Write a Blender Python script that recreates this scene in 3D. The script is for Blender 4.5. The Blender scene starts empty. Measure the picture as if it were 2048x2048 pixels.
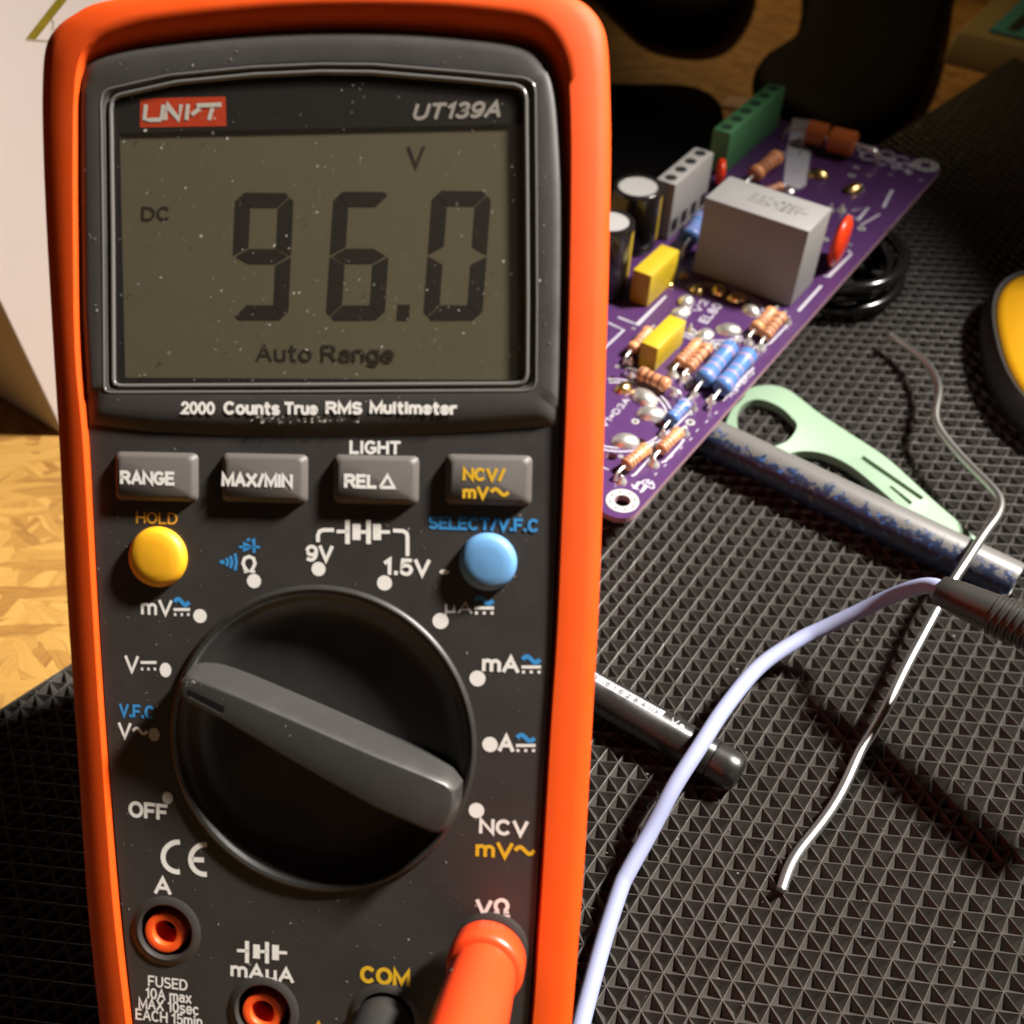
import bpy, bmesh, math, random
import numpy as np
from mathutils import Matrix, Vector
from mathutils.geometry import delaunay_2d_cdt
random.seed(7)
scene = bpy.context.scene
COL = scene.collection

# ------------------------------------------------------------------ camera (1 unit = 1 cm)
CAM = np.array([-2.853876783974595, -9.527368302022426, 19.502793655317276])
CR = np.array([[0.9915719062060125, 0.12582865132832968, -0.030859444710952907],
               [0.069337667157757, -0.7166116135648006, -0.6940173508041234],
               [-0.10944150371817278, 0.6860283855708502, -0.7192966088165289]])
FOC, PPX, PPY = 2162.68, 849.18, 1024.0
cd = bpy.data.cameras.new('camera')
cam = bpy.data.objects.new('camera', cd)
COL.objects.link(cam)
cam.matrix_world = Matrix(((CR[0][0], -CR[1][0], -CR[2][0], CAM[0]),
                           (CR[0][1], -CR[1][1], -CR[2][1], CAM[1]),
                           (CR[0][2], -CR[1][2], -CR[2][2], CAM[2]), (0, 0, 0, 1)))
cd.sensor_width = 36.0
cd.lens = FOC / 2048 * 36.0
cd.shift_x = 0.5 - PPX / 2048
cd.clip_start = 0.5
cd.clip_end = 500
cd.dof.use_dof = True
cd.dof.focus_distance = 18.6
cd.dof.aperture_fstop = 0.22
scene.camera = cam

# ------------------------------------------------------------------ world, lamps, exposure
w = bpy.data.worlds.new('World')
scene.world = w
w.use_nodes = True
bg = w.node_tree.nodes['Background']
bg.inputs[0].default_value = (1.0, 0.72, 0.48, 1)
bg.inputs[1].default_value = 0.008


def lamp(name, kind, loc, target, energy, color, size, spot=None, blend=0.5):
    l = bpy.data.lights.new(name, kind)
    l.energy = energy
    l.color = color
    if kind == 'SPOT':
        l.shadow_soft_size = size
        l.spot_size = math.radians(spot)
        l.spot_blend = blend
    elif kind == 'AREA':
        l.shape = 'DISK'
        l.size = size
    o = bpy.data.objects.new(name, l)
    COL.objects.link(o)
    o.location = loc
    d = Vector(target) - Vector(loc)
    o.rotation_euler = d.to_track_quat('-Z', 'Y').to_euler()
    return o


LAMP = (41.5, 23.0, 61.0)
lamp('desk_lamp_light', 'SPOT', LAMP, (-6.0, -6.0, 4.0), 1150000, (1.0, 0.94, 0.87), 4.0, 52, 1.0)
lamp('room_light', 'AREA', (12, -56, 24), (-5, 2, 6), 1300, (1.0, 0.87, 0.74), 22)
lamp('added_back_light', 'SPOT', (-4, 64, 36), (8.5, 39.5, 0), 30000, (1.0, 0.66, 0.30), 2.0, 30, 1.0)  # added lamp without a visible source, brightens the far tabletop
scene.view_settings.view_transform = 'Standard'
scene.view_settings.look = 'None'
scene.view_settings.exposure = 0
scene.view_settings.gamma = 1
scene.render.resolution_x = 1024
scene.render.resolution_y = 1024

# ------------------------------------------------------------------ geometry of the place


def ray(x, y):
    return CR.T @ np.array([(x - PPX) / FOC, (y - PPY) / FOC, 1.0])


def at(x, y, z):
    d = ray(x, y)
    return CAM + (z - CAM[2]) / d[2] * d


def proj(X):
    q = CR @ (np.array(X, float) - CAM)
    return q[:2] / q[2] * FOC + np.array([PPX, PPY])


# front plane of the leaning multimeter
_n = np.array([0.143, -0.086, 1.0])
_n /= np.linalg.norm(_n)
NRM = -(CR.T @ _n)
MD = 14.5


def _face(x, y, z=0.0):
    u = np.array([(x - PPX) / FOC, (y - PPY) / FOC, 1.0])
    return CAM + CR.T @ (u * (MD - z) / (_n @ u))


_ex = _face(1053, 248) - _face(239, 266)
_ex /= np.linalg.norm(_ex)
EX = _ex - NRM * (_ex @ NRM)
EX /= np.linalg.norm(EX)
EY = np.cross(NRM, EX)
THICK = 2.6
ORG = _face(675, 2330)
ORG3 = ORG - NRM * THICK                     # back bottom edge, near the table


def F(x, y, z=0.0):
    d = _face(x, y, z) - ORG
    return (float(d @ EX), float(d @ EY))


def F3(x, y, z=0.0):
    a = F(x, y, z)
    return (a[0], a[1], z)


# ------------------------------------------------------------------ materials


def lin(c):
    c = c / 255.0
    return c / 12.92 if c <= 0.04045 else ((c + 0.055) / 1.055) ** 2.4


def rgb(r, g, b):
    return (lin(r), lin(g), lin(b), 1)


def mat(name, color, rough=0.5, metal=0.0, spec=0.5, noise=0.0, nscale=3.0, bump=0.0, bscale=40.0, coat=0.0, rvar=0.0, sss=0.0):
    m = bpy.data.materials.new(name)
    m.use_nodes = True
    nt = m.node_tree
    b = nt.nodes['Principled BSDF']
    b.inputs['Base Color'].default_value = color
    b.inputs['Roughness'].default_value = rough
    b.inputs['Metallic'].default_value = metal
    b.inputs['Specular IOR Level'].default_value = spec
    b.inputs['Coat Weight'].default_value = coat
    if sss:
        b.inputs['Subsurface Weight'].default_value = sss
        b.inputs['Subsurface Radius'].default_value = (0.3, 0.2, 0.1)
        b.inputs['Subsurface Scale'].default_value = 0.3
    tc = nt.nodes.new('ShaderNodeTexCoord')
    if noise:
        n = nt.nodes.new('ShaderNodeTexNoise')
        n.inputs['Scale'].default_value = nscale
        n.inputs['Detail'].default_value = 6
        nt.links.new(tc.outputs['Object'], n.inputs['Vector'])
        mx = nt.nodes.new('ShaderNodeMix')
        mx.data_type = 'RGBA'
        mx.inputs[6].default_value = tuple(c * (1 - noise) for c in color[:3]) + (1,)
        mx.inputs[7].default_value = tuple(min(1, c * (1 + noise)) for c in color[:3]) + (1,)
        nt.links.new(n.outputs['Fac'], mx.inputs[0])
        nt.links.new(mx.outputs[2], b.inputs['Base Color'])
    if rvar:
        n3 = nt.nodes.new('ShaderNodeTexNoise')
        n3.inputs['Scale'].default_value = 1.3
        n3.inputs['Detail'].default_value = 7
        n3.inputs['Roughness'].default_value = 0.7
        nt.links.new(tc.outputs['Object'], n3.inputs['Vector'])
        mr = nt.nodes.new('ShaderNodeMapRange')
        mr.inputs[1].default_value = 0.3
        mr.inputs[2].default_value = 0.7
        mr.inputs[3].default_value = max(0.05, rough - rvar)
        mr.inputs[4].default_value = min(1, rough + rvar)
        nt.links.new(n3.outputs['Fac'], mr.inputs[0])
        nt.links.new(mr.outputs[0], b.inputs['Roughness'])
    if bump:
        n2 = nt.nodes.new('ShaderNodeTexNoise')
        n2.inputs['Scale'].default_value = bscale
        n2.inputs['Detail'].default_value = 4
        nt.links.new(tc.outputs['Object'], n2.inputs['Vector'])
        bp = nt.nodes.new('ShaderNodeBump')
        bp.inputs['Strength'].default_value = bump
        bp.inputs['Distance'].default_value = 0.008
        nt.links.new(n2.outputs['Fac'], bp.inputs['Height'])
        nt.links.new(bp.outputs['Normal'], b.inputs['Normal'])
    return m


M = {}
M['orange'] = mat('holster_orange', (0.57, 0.057, 0.003, 1), 0.6, spec=0.22, noise=0.07, nscale=2, bump=0.16, bscale=55, rvar=0.1)
M['panel'] = mat('panel_plastic', (0.027, 0.0235, 0.0215, 1), 0.52, spec=0.5, noise=0.12, nscale=1.5, bump=0.10, bscale=70, rvar=0.1)
M['housing'] = mat('housing_plastic', (0.036, 0.033, 0.030, 1), 0.5, spec=0.5, noise=0.12, nscale=1.5, bump=0.10, bscale=70, rvar=0.1)
M['dial'] = mat('dial_plastic', (0.020, 0.0185, 0.017, 1), 0.42, spec=0.5, bump=0.06, bscale=80, rvar=0.08)
M['handle'] = mat('handle_plastic', (0.031, 0.0295, 0.0275, 1), 0.36, spec=0.5, bump=0.08, bscale=60, rvar=0.1)
M['button'] = mat('button_rubber', (0.075, 0.066, 0.060, 1), 0.55, spec=0.4, bump=0.06, bscale=60)
M['black'] = mat('black_void', (0.006, 0.006, 0.006, 1), 0.6)
M['white'] = mat('white_print', (0.70, 0.68, 0.64, 1), 0.6)
M['grey_and_shaded_print'] = mat('grey_and_shaded_print', (0.42, 0.40, 0.38, 1), 0.6)  # grey lettering, plus white marks with shade painted in
M['yellow_print'] = mat('yellow_print', (0.62, 0.36, 0.01, 1), 0.6)
M['blue_print'] = mat('blue_print', (0.03, 0.22, 0.50, 1), 0.6)
M['orange_print'] = mat('orange_print', (0.60, 0.28, 0.02, 1), 0.6)
M['lcd'] = mat('lcd_glass', (0.140, 0.127, 0.080, 1), 0.5, spec=0.3, noise=0.06, nscale=0.8)
M['segment'] = mat('lcd_segment', (0.022, 0.018, 0.015, 1), 0.5, spec=0.3)
M['segment_soft'] = mat('lcd_segment_thin', (0.030, 0.025, 0.018, 1), 0.5, spec=0.3)
M['mask'] = mat('window_mask', (0.018, 0.016, 0.016, 1), 0.4)
M['badge'] = mat('badge_red', (0.62, 0.055, 0.012, 1), 0.5)
M['rim'] = mat('window_rim_clear', (0.10, 0.095, 0.09, 1), 0.18, spec=0.7, bump=0.2, bscale=30)
M['yellow_btn'] = mat('yellow_button', (0.66, 0.32, 0.008, 1), 0.5)
M['blue_btn'] = mat('blue_button', (0.10, 0.25, 0.47, 1), 0.55)
M['red_plug'] = mat('red_plug', (0.74, 0.052, 0.010, 1), 0.36, spec=0.5, bump=0.05, bscale=30)
M['jack'] = mat('jack_red', (0.85, 0.085, 0.010, 1), 0.45)
M['black_plug'] = mat('black_plug', (0.022, 0.022, 0.022, 1), 0.38, bump=0.08, bscale=40)
M['dust'] = mat('dust', (0.36, 0.33, 0.29, 1), 0.9)
M['dust2'] = mat('dust_faint', (0.12, 0.11, 0.10, 1), 0.9)
M['rubber'] = mat('mat_rubber', (0.043, 0.0385, 0.034, 1), 0.38, spec=0.55, noise=0.35, nscale=5, bump=0.12, bscale=50, rvar=0.10)
M['pcb'] = mat('solder_mask', (0.060, 0.022, 0.088, 1), 0.32, spec=0.5, noise=0.18, nscale=2.5, coat=0.1)
M['pcb_edge'] = mat('board_edge', (0.30, 0.17, 0.20, 1), 0.6)
M['silk'] = mat('silkscreen', (0.40, 0.39, 0.44, 1), 0.6)
M['solder'] = mat('solder', (0.80, 0.78, 0.74, 1), 0.33, metal=0.85, bump=0.15, bscale=8)
M['gold'] = mat('gold_pin', (0.70, 0.48, 0.20, 1), 0.28, metal=1.0)
M['beige'] = mat('resistor_beige', (0.45, 0.20, 0.095, 1), 0.42, noise=0.08, nscale=5)
M['blue_res'] = mat('resistor_blue', (0.065, 0.155, 0.38, 1), 0.38, noise=0.08, nscale=5)
M['band_dark'] = mat('band_dark', (0.10, 0.035, 0.02, 1), 0.5)
M['band_red'] = mat('band_red', (0.5, 0.05, 0.03, 1), 0.5)
M['band_orange'] = mat('band_orange', (0.72, 0.30, 0.10, 1), 0.5)
M['band_pink'] = mat('band_pink', (0.22, 0.17, 0.32, 1), 0.5)
M['yellow_cap'] = mat('film_capacitor', (0.46, 0.325, 0.012, 1), 0.45, noise=0.05, nscale=4)
M['cap_print'] = mat('capacitor_print', (0.30, 0.19, 0.01, 1), 0.6)
M['grey_cap'] = mat('box_capacitor', (0.225, 0.22, 0.215, 1), 0.55, noise=0.06, nscale=4)
M['grey_cap_print'] = mat('box_capacitor_print', (0.10, 0.095, 0.092, 1), 0.6)
M['can'] = mat('electrolytic_sleeve', (0.012, 0.010, 0.009, 1), 0.22, coat=0.3)
M['can_top'] = mat('electrolytic_top', (0.36, 0.35, 0.34, 1), 0.4, metal=0.15)
M['can_stripe'] = mat('electrolytic_stripe', (0.36, 0.24, 0.02, 1), 0.35)
M['green_term'] = mat('terminal_green', (0.06, 0.20, 0.08, 1), 0.5)
M['green_dark'] = mat('terminal_hole', (0.012, 0.035, 0.018, 1), 0.6)
M['grey_term'] = mat('terminal_grey', (0.26, 0.25, 0.24, 1), 0.5)
M['red_cap'] = mat('disc_red', (0.75, 0.045, 0.008, 1), 0.3)
M['brown_part'] = mat('dipped_orange', (0.42, 0.10, 0.02, 1), 0.4)
M['brown_res'] = mat('resistor_brown', (0.45, 0.16, 0.07, 1), 0.45)
M['white_ring'] = mat('pad_tin', (0.42, 0.42, 0.40, 1), 0.42, metal=0.2)
M['pen'] = mat('pen_black', (0.014, 0.013, 0.012, 1), 0.3, bump=0.15, bscale=30, rvar=0.1)
M['pen_label'] = mat('pen_label', (0.31, 0.31, 0.325, 1), 0.5)
M['ink'] = mat('ink', (0.03, 0.03, 0.035, 1), 0.6)
M['mint'] = mat('mint_plastic', (0.215, 0.315, 0.22, 1), 0.45, sss=0.1)
M['tin'] = mat('tin_wire', (0.66, 0.66, 0.63, 1), 0.33, metal=1.0, bump=0.1, bscale=10)
M['cord'] = mat('lavender_silicone', (0.225, 0.25, 0.385, 1), 0.65, spec=0.2)
M['grip'] = mat('black_grip', (0.022, 0.021, 0.019, 1), 0.36, bump=0.3, bscale=35)
M['coil'] = mat('black_cable', (0.007, 0.007, 0.007, 1), 0.16)
M['tool_yellow'] = mat('tool_yellow', (0.55, 0.27, 0.004, 1), 0.4)
M['tool_black'] = mat('tool_black', (0.018, 0.017, 0.016, 1), 0.5, bump=0.2, bscale=30)
M['carton'] = mat('white_carton', (0.40, 0.35, 0.32, 1), 0.6, noise=0.03, nscale=0.6)
M['foil'] = mat('gold_foil', (0.26, 0.20, 0.015, 1), 0.35, metal=0.6, noise=0.35, nscale=4)
M['foil_line'] = mat('foil_line', (0.22, 0.19, 0.12, 1), 0.5)
M['matte_black'] = mat('matte_black', (0.004, 0.0035, 0.0035, 1), 0.9, spec=0.1)
M['soft_black'] = mat('satin_black', (0.004, 0.003, 0.003, 1), 0.7, spec=0.06)
M['teal'] = mat('teal_plastic', (0.05, 0.24, 0.25, 1), 0.5)
M['khaki'] = mat('khaki_plastic', (0.24, 0.19, 0.07, 1), 0.6, noise=0.1, nscale=1)
M['pink_paper'] = mat('pale_paper', (0.45, 0.34, 0.28, 1), 0.7)


def mat_glass():
    m = bpy.data.materials.new('screen_glass')
    m.use_nodes = True
    nt = m.node_tree
    nt.nodes.remove(nt.nodes['Principled BSDF'])
    out = nt.nodes['Material Output']
    tr = nt.nodes.new('ShaderNodeBsdfTransparent')
    tr.inputs[0].default_value = (0.93, 0.92, 0.9, 1)
    gl = nt.nodes.new('ShaderNodeBsdfGlossy')
    gl.inputs['Roughness'].default_value = 0.08
    fr = nt.nodes.new('ShaderNodeMath')
    fr.operation = 'MULTIPLY_ADD'
    fr.inputs[1].default_value = 0.5
    fr.inputs[2].default_value = 0.03
    lw = nt.nodes.new('ShaderNodeLayerWeight')
    lw.inputs[0].default_value = 0.12
    nt.links.new(lw.outputs['Facing'], fr.inputs[0])
    mx = nt.nodes.new('ShaderNodeMixShader')
    nt.links.new(fr.outputs[0], mx.inputs[0])
    nt.links.new(tr.outputs[0], mx.inputs[1])
    nt.links.new(gl.outputs[0], mx.inputs[2])
    df = nt.nodes.new('ShaderNodeBsdfDiffuse')
    df.inputs[0].default_value = (0.5, 0.46, 0.42, 1)
    mx2 = nt.nodes.new('ShaderNodeMixShader')
    mx2.inputs[0].default_value = 0.008  # haze over the screen, mixed in as a faint diffuse colour
    nt.links.new(mx.outputs[0], mx2.inputs[1])
    nt.links.new(df.outputs[0], mx2.inputs[2])
    nt.links.new(mx2.outputs[0], out.inputs['Surface'])
    return m


M['glass'] = mat_glass()


def mat_osb():
    """pressed strand board: several layers of stretched cells, each strand its own tone and grain"""
    m = bpy.data.materials.new('strand_board')
    m.use_nodes = True
    nt = m.node_tree
    N = nt.nodes
    Lk = nt.links.new
    b = N['Principled BSDF']
    b.inputs['Roughness'].default_value = 0.55
    tc = N.new('ShaderNodeTexCoord')
    prev = None
    hprev = None
    wob = N.new('ShaderNodeTexNoise')
    wob.inputs['Scale'].default_value = 0.8
    wob.inputs['Detail'].default_value = 4
    Lk(tc.outputs['Object'], wob.inputs['Vector'])
    for k, (ang, sx, sy, thr) in enumerate([(15, 0.42, 2.3, 0), (70, 0.38, 2.0, 0.45), (-35, 0.34, 1.7, 0.5), (110, 0.42, 2.6, 0.55), (40, 0.5, 3.0, 0.6), (-10, 0.4, 3.4, 0.68)]):
        add = N.new('ShaderNodeVectorMath')
        add.operation = 'MULTIPLY_ADD'
        add.inputs[1].default_value = (0.5, 0.5, 0.0)
        Lk(wob.outputs['Color'], add.inputs[0])
        Lk(tc.outputs['Object'], add.inputs[2])
        mp = N.new('ShaderNodeMapping')
        mp.inputs['Rotation'].default_value = (0, 0, math.radians(ang))
        mp.inputs['Location'].default_value = (k * 7.3, k * 3.1, 0)
        Lk(add.outputs[0], mp.inputs['Vector'])
        sc = N.new('ShaderNodeVectorMath')
        sc.operation = 'MULTIPLY'
        sc.inputs[1].default_value = (sx, sy, 1)
        Lk(mp.outputs[0], sc.inputs[0])
        v = N.new('ShaderNodeTexVoronoi')
        v.inputs['Scale'].default_value = 1.0
        Lk(sc.outputs[0], v.inputs['Vector'])
        gr = N.new('ShaderNodeTexNoise')
        gs = N.new('ShaderNodeVectorMath')
        gs.operation = 'MULTIPLY'
        gs.inputs[1].default_value = (1.2, 22, 1)
        Lk(mp.outputs[0], gs.inputs[0])
        Lk(gs.outputs[0], gr.inputs['Vector'])
        gr.inputs['Scale'].default_value = 1.0
        gr.inputs['Detail'].default_value = 3
        sep = N.new('ShaderNodeSeparateColor')
        Lk(v.outputs['Color'], sep.inputs[0])
        m1 = N.new('ShaderNodeMath')
        m1.operation = 'MULTIPLY_ADD'
        m1.inputs[1].default_value = 0.55
        Lk(gr.outputs['Fac'], m1.inputs[0])
        m2 = N.new('ShaderNodeMath')
        m2.operation = 'MULTIPLY'
        m2.inputs[1].default_value = 0.55
        Lk(sep.outputs[0], m2.inputs[0])
        Lk(m2.outputs[0], m1.inputs[2])
        ramp = N.new('ShaderNodeValToRGB')
        e = ramp.color_ramp.elements
        e[0].position = 0.12
        e[0].color = (0.16, 0.065, 0.014, 1)
        e[1].position = 0.85
        e[1].color = (0.40, 0.225, 0.052, 1)
        x = e.new(0.45)
        x.color = (0.30, 0.155, 0.030, 1)
        Lk(m1.outputs[0], ramp.inputs[0])
        if prev is None:
            prev = ramp.outputs[0]
            hprev = sep.outputs[2]
        else:
            gt = N.new('ShaderNodeMath')
            gt.operation = 'GREATER_THAN'
            gt.inputs[1].default_value = thr
            Lk(sep.outputs[1], gt.inputs[0])
            mx = N.new('ShaderNodeMix')
            mx.data_type = 'RGBA'
            Lk(gt.outputs[0], mx.inputs[0])
            Lk(prev, mx.inputs[6])
            Lk(ramp.outputs[0], mx.inputs[7])
            prev = mx.outputs[2]
            mh = N.new('ShaderNodeMix')
            Lk(gt.outputs[0], mh.inputs[0])
            Lk(hprev, mh.inputs[2])
            Lk(sep.outputs[2], mh.inputs[3])
            hprev = mh.outputs[0]
    Lk(prev, b.inputs['Base Color'])
    bp = N.new('ShaderNodeBump')
    bp.inputs['Strength'].default_value = 0.5
    bp.inputs['Distance'].default_value = 0.05
    Lk(hprev, bp.inputs['Height'])
    Lk(bp.outputs[0], b.inputs['Normal'])
    return m


M['osb'] = mat_osb()


def mat_worn():
    """grey tube whose dark blue coating is flaking off along one side (object z runs along the tube)"""
    m = bpy.data.materials.new('worn_blue_coating')
    m.use_nodes = True
    nt = m.node_tree
    N = nt.nodes
    Lk = nt.links.new
    b = N['Principled BSDF']
    b.inputs['Roughness'].default_value = 0.42
    tc = N.new('ShaderNodeTexCoord')
    n = N.new('ShaderNodeTexNoise')
    n.inputs['Scale'].default_value = 4.2
    n.inputs['Detail'].default_value = 8
    n.inputs['Roughness'].default_value = 0.72
    n.inputs['Distortion'].default_value = 0.6
    Lk(tc.outputs['Object'], n.inputs['Vector'])
    sep = N.new('ShaderNodeSeparateXYZ')
    Lk(tc.outputs['Object'], sep.inputs[0])
    side = N.new('ShaderNodeMapRange')
    side.inputs[1].default_value = -0.45
    side.inputs[2].default_value = 0.20
    side.inputs[3].default_value = 0.15
    side.inputs[4].default_value = -0.26
    Lk(sep.outputs[0], side.inputs[0])
    ad = N.new('ShaderNodeMath')
    Lk(n.outputs['Fac'], ad.inputs[0])
    Lk(side.outputs[0], ad.inputs[1])
    ramp = N.new('ShaderNodeValToRGB')
    e = ramp.color_ramp.elements
    e[0].position = 0.53
    e[0].color = (0.11, 0.105, 0.10, 1)
    e[1].position = 0.545
    e[1].color = (0.012, 0.022, 0.055, 1)
    Lk(ad.outputs[0], ramp.inputs[0])
    n2 = N.new('ShaderNodeTexNoise')
    n2.inputs['Scale'].default_value = 7
    n2.inputs['Detail'].default_value = 5
    Lk(tc.outputs['Object'], n2.inputs['Vector'])
    r2 = N.new('ShaderNodeValToRGB')
    f = r2.color_ramp.elements
    f[0].position = 0.58
    f[0].color = (0, 0, 0, 1)
    f[1].position = 0.72
    f[1].color = (0.03, 0.14, 0.40, 1)
    Lk(n2.outputs['Fac'], r2.inputs[0])
    gt = N.new('ShaderNodeMath')
    gt.operation = 'GREATER_THAN'
    gt.inputs[1].default_value = 0.54
    Lk(ad.outputs[0], gt.inputs[0])
    mx = N.new('ShaderNodeMix')
    mx.data_type = 'RGBA'
    mx.blend_type = 'ADD'
    Lk(gt.outputs[0], mx.inputs[0])
    Lk(ramp.outputs[0], mx.inputs[6])
    Lk(r2.outputs[0], mx.inputs[7])
    Lk(mx.outputs[2], b.inputs['Base Color'])
    bp = N.new('ShaderNodeBump')
    bp.inputs['Strength'].default_value = 0.35
    bp.inputs['Distance'].default_value = 0.008
    Lk(gt.outputs[0], bp.inputs['Height'])
    Lk(bp.outputs[0], b.inputs['Normal'])
    return m


M['worn'] = mat_worn()

# ------------------------------------------------------------------ mesh helpers


class MB:
    def __init__(s, *mats):
        s.v, s.f, s.m, s.mats = [], [], [], list(mats)

    def mi(s, name):
        if name not in s.mats:
            s.mats.append(name)
        return s.mats.index(name)

    def add(s, vs, fs, mname=None):
        o = len(s.v)
        s.v += [tuple(map(float, p)) for p in vs]
        k = s.mi(mname) if mname else 0
        for f in fs:
            s.f.append(tuple(o + i for i in f))
            s.m.append(k)

    def box(s, c, h, ax=None, m=None):
        ax = np.eye(3) if ax is None else np.array(ax)
        c = np.array(c)
        vs = [c + ax[0] * sx * h[0] + ax[1] * sy * h[1] + ax[2] * sz * h[2] for sz in (-1, 1) for sy in (-1, 1) for sx in (-1, 1)]
        s.add(vs, [(0, 2, 3, 1), (4, 5, 7, 6), (0, 1, 5, 4), (2, 6, 7, 3), (0, 4, 6, 2), (1, 3, 7, 5)], m)

    def rings(s, rs, m=None, closed=True, cap0=False, cap1=False, ms=None):
        o = len(s.v)
        n = len(rs[0])
        for r in rs:
            s.v += [tuple(map(float, p)) for p in r]
        for k in range(len(rs) - 1):
            mk = ms[k] if ms else m
            ki = s.mi(mk) if mk else 0
            for i in range(n if closed else n - 1):
                j = (i + 1) % n
                s.f.append((o + k * n + i, o + k * n + j, o + (k + 1) * n + j, o + (k + 1) * n + i))
                s.m.append(ki)
        for flag, k in ((cap0, 0), (cap1, len(rs) - 1)):
            if flag:
                mk = (ms[0] if k == 0 else ms[-1]) if ms else m
                s.f.append(tuple(o + k * n + i for i in (range(n - 1, -1, -1) if k == 0 else range(n))))
                s.m.append(s.mi(mk) if mk else 0)

    def lathe(s, base, axis, prof, n=32, m=None, ms=None, cap0=True, cap1=True, ref=None):
        base = np.array(base, float)
        a = np.array(axis, float)
        a /= np.linalg.norm(a)
        r = np.array(ref if ref is not None else ((0, 0, 1) if abs(a[2]) < 0.9 else (1, 0, 0)), float)
        x = r - a * (r @ a)
        x /= np.linalg.norm(x)
        y = np.cross(a, x)
        rs = []
        for rad, h in prof:
            rs.append([base + a * h + (x * math.cos(t) + y * math.sin(t)) * max(rad, 1e-4) for t in np.linspace(0, 2 * math.pi, n, endpoint=False)])
        s.rings(rs, m, True, cap0, cap1, ms)

    def tube(s, pts, rad, n=12, m=None, caps=True):
        P = [np.array(p, float) for p in pts]
        rr = rad if hasattr(rad, '__len__') else [rad] * len(P)
        T = [P[min(i + 1, len(P) - 1)] - P[max(i - 1, 0)] for i in range(len(P))]
        T = [t / np.linalg.norm(t) for t in T]
        up = np.array([0, 0, 1.0])
        if abs(T[0] @ up) > 0.9:
            up = np.array([1.0, 0, 0])
        x = up - T[0] * (up @ T[0])
        x /= np.linalg.norm(x)
        rs = []
        for p, t, r in zip(P, T, rr):
            x = x - t * (x @ t)
            x /= np.linalg.norm(x)
            y = np.cross(t, x)
            rs.append([p + (x * math.cos(a) + y * math.sin(a)) * r for a in np.linspace(0, 2 * math.pi, n, endpoint=False)])
        s.rings(rs, m, True, caps, caps)

    def poly(s, pts, m=None):
        s.add(pts, [tuple(range(len(pts)))], m)

    def prism(s, top, bot, m=None, mside=None):
        n = len(top)
        s.add(top, [tuple(range(n))], m)
        s.add(list(top) + list(bot), [(i, n + i, n + (i + 1) % n, (i + 1) % n) for i in range(n)], mside or m)
        s.add(bot, [tuple(range(n - 1, -1, -1))], mside or m)

    def cdt(s, outer, holes, fn, m=None):
        """flat polygon with holes in 2D, lifted by fn(x,y)->xyz"""
        pts, edges = [], []
        for L in [outer] + holes:
            o = len(pts)
            pts += [Vector((p[0], p[1])) for p in L]
            edges += [(o + i, o + (i + 1) % len(L)) for i in range(len(L))]
        r = delaunay_2d_cdt(pts, edges, [], 0, 1e-6)
        vs, fs = r[0], r[2]
        keep = []
        for f in fs:
            c = sum((np.array(vs[i]) for i in f), np.zeros(2)) / len(f)
            if inside(c, outer) and not any(inside(c, h) for h in holes):
                a, b, d = [np.array(vs[i]) for i in f[:3]]
                if (b - a)[0] * (d - a)[1] - (b - a)[1] * (d - a)[0] < 0:
                    f = f[::-1]
                keep.append(tuple(f))
        s.add([fn(p[0], p[1]) for p in vs], keep, m)

    def ribbon(s, pts, wd, m=None, up=(0, 0, 1), closed=False):
        P = [np.array(p, float) for p in pts]
        up = np.array(up, float)
        n = len(P)
        Lf, Rt = [], []
        for i in range(n):
            a = P[(i - 1) % n] if (closed or i > 0) else P[0]
            c = P[(i + 1) % n] if (closed or i < n - 1) else P[-1]
            t = c - a
            t /= np.linalg.norm(t)
            nn = np.cross(up, t)
            k = 1.0
            if (closed or 0 < i < n - 1):
                t1 = (P[i] - a) / np.linalg.norm(P[i] - a)
                k = 1 / max(0.5, abs(float(t1 @ t)))
            Lf.append(P[i] + nn * wd / 2 * k)
            Rt.append(P[i] - nn * wd / 2 * k)
        seg = n if closed else n - 1
        s.add(Lf + Rt, [(i, n + i, n + (i + 1) % n, (i + 1) % n)[::-1] for i in range(seg)], m)

    def obj(s, name, parent=None, smooth=35, bevel=0.0, bseg=2, off=None, recalc=True):
        me = bpy.data.meshes.new(name)
        vs = s.v if off is None else [(p[0] - off[0], p[1] - off[1], p[2] - off[2]) for p in s.v]
        me.from_pydata(vs, [], s.f)
        for k in s.mats:
            me.materials.append(M[k])
        for p, k in zip(me.polygons, s.m):
            p.material_index = k
        bm = bmesh.new()
        bm.from_mesh(me)
        if recalc:
            bmesh.ops.recalc_face_normals(bm, faces=bm.faces)
        if bevel:
            bmesh.ops.remove_doubles(bm, verts=bm.verts, dist=1e-5)
            ed = [e for e in bm.edges if len(e.link_faces) == 2 and e.calc_face_angle(0) > 0.6]
            bmesh.ops.bevel(bm, geom=ed, offset=bevel, segments=bseg, profile=0.5, affect='EDGES', clamp_overlap=True)
        bm.to_mesh(me)
        bm.free()
        if smooth:
            me.shade_smooth()
            me.set_sharp_from_angle(angle=math.radians(smooth))
        o = bpy.data.objects.new(name, me)
        COL.objects.link(o)
        if parent:
            o.parent = parent
        return o


def inside(p, L):
    c = False
    n = len(L)
    for i in range(n):
        a, b = L[i], L[(i + 1) % n]
        if (a[1] > p[1]) != (b[1] > p[1]) and p[0] < (b[0] - a[0]) * (p[1] - a[1]) / (b[1] - a[1]) + a[0]:
            c = not c
    return c


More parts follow.
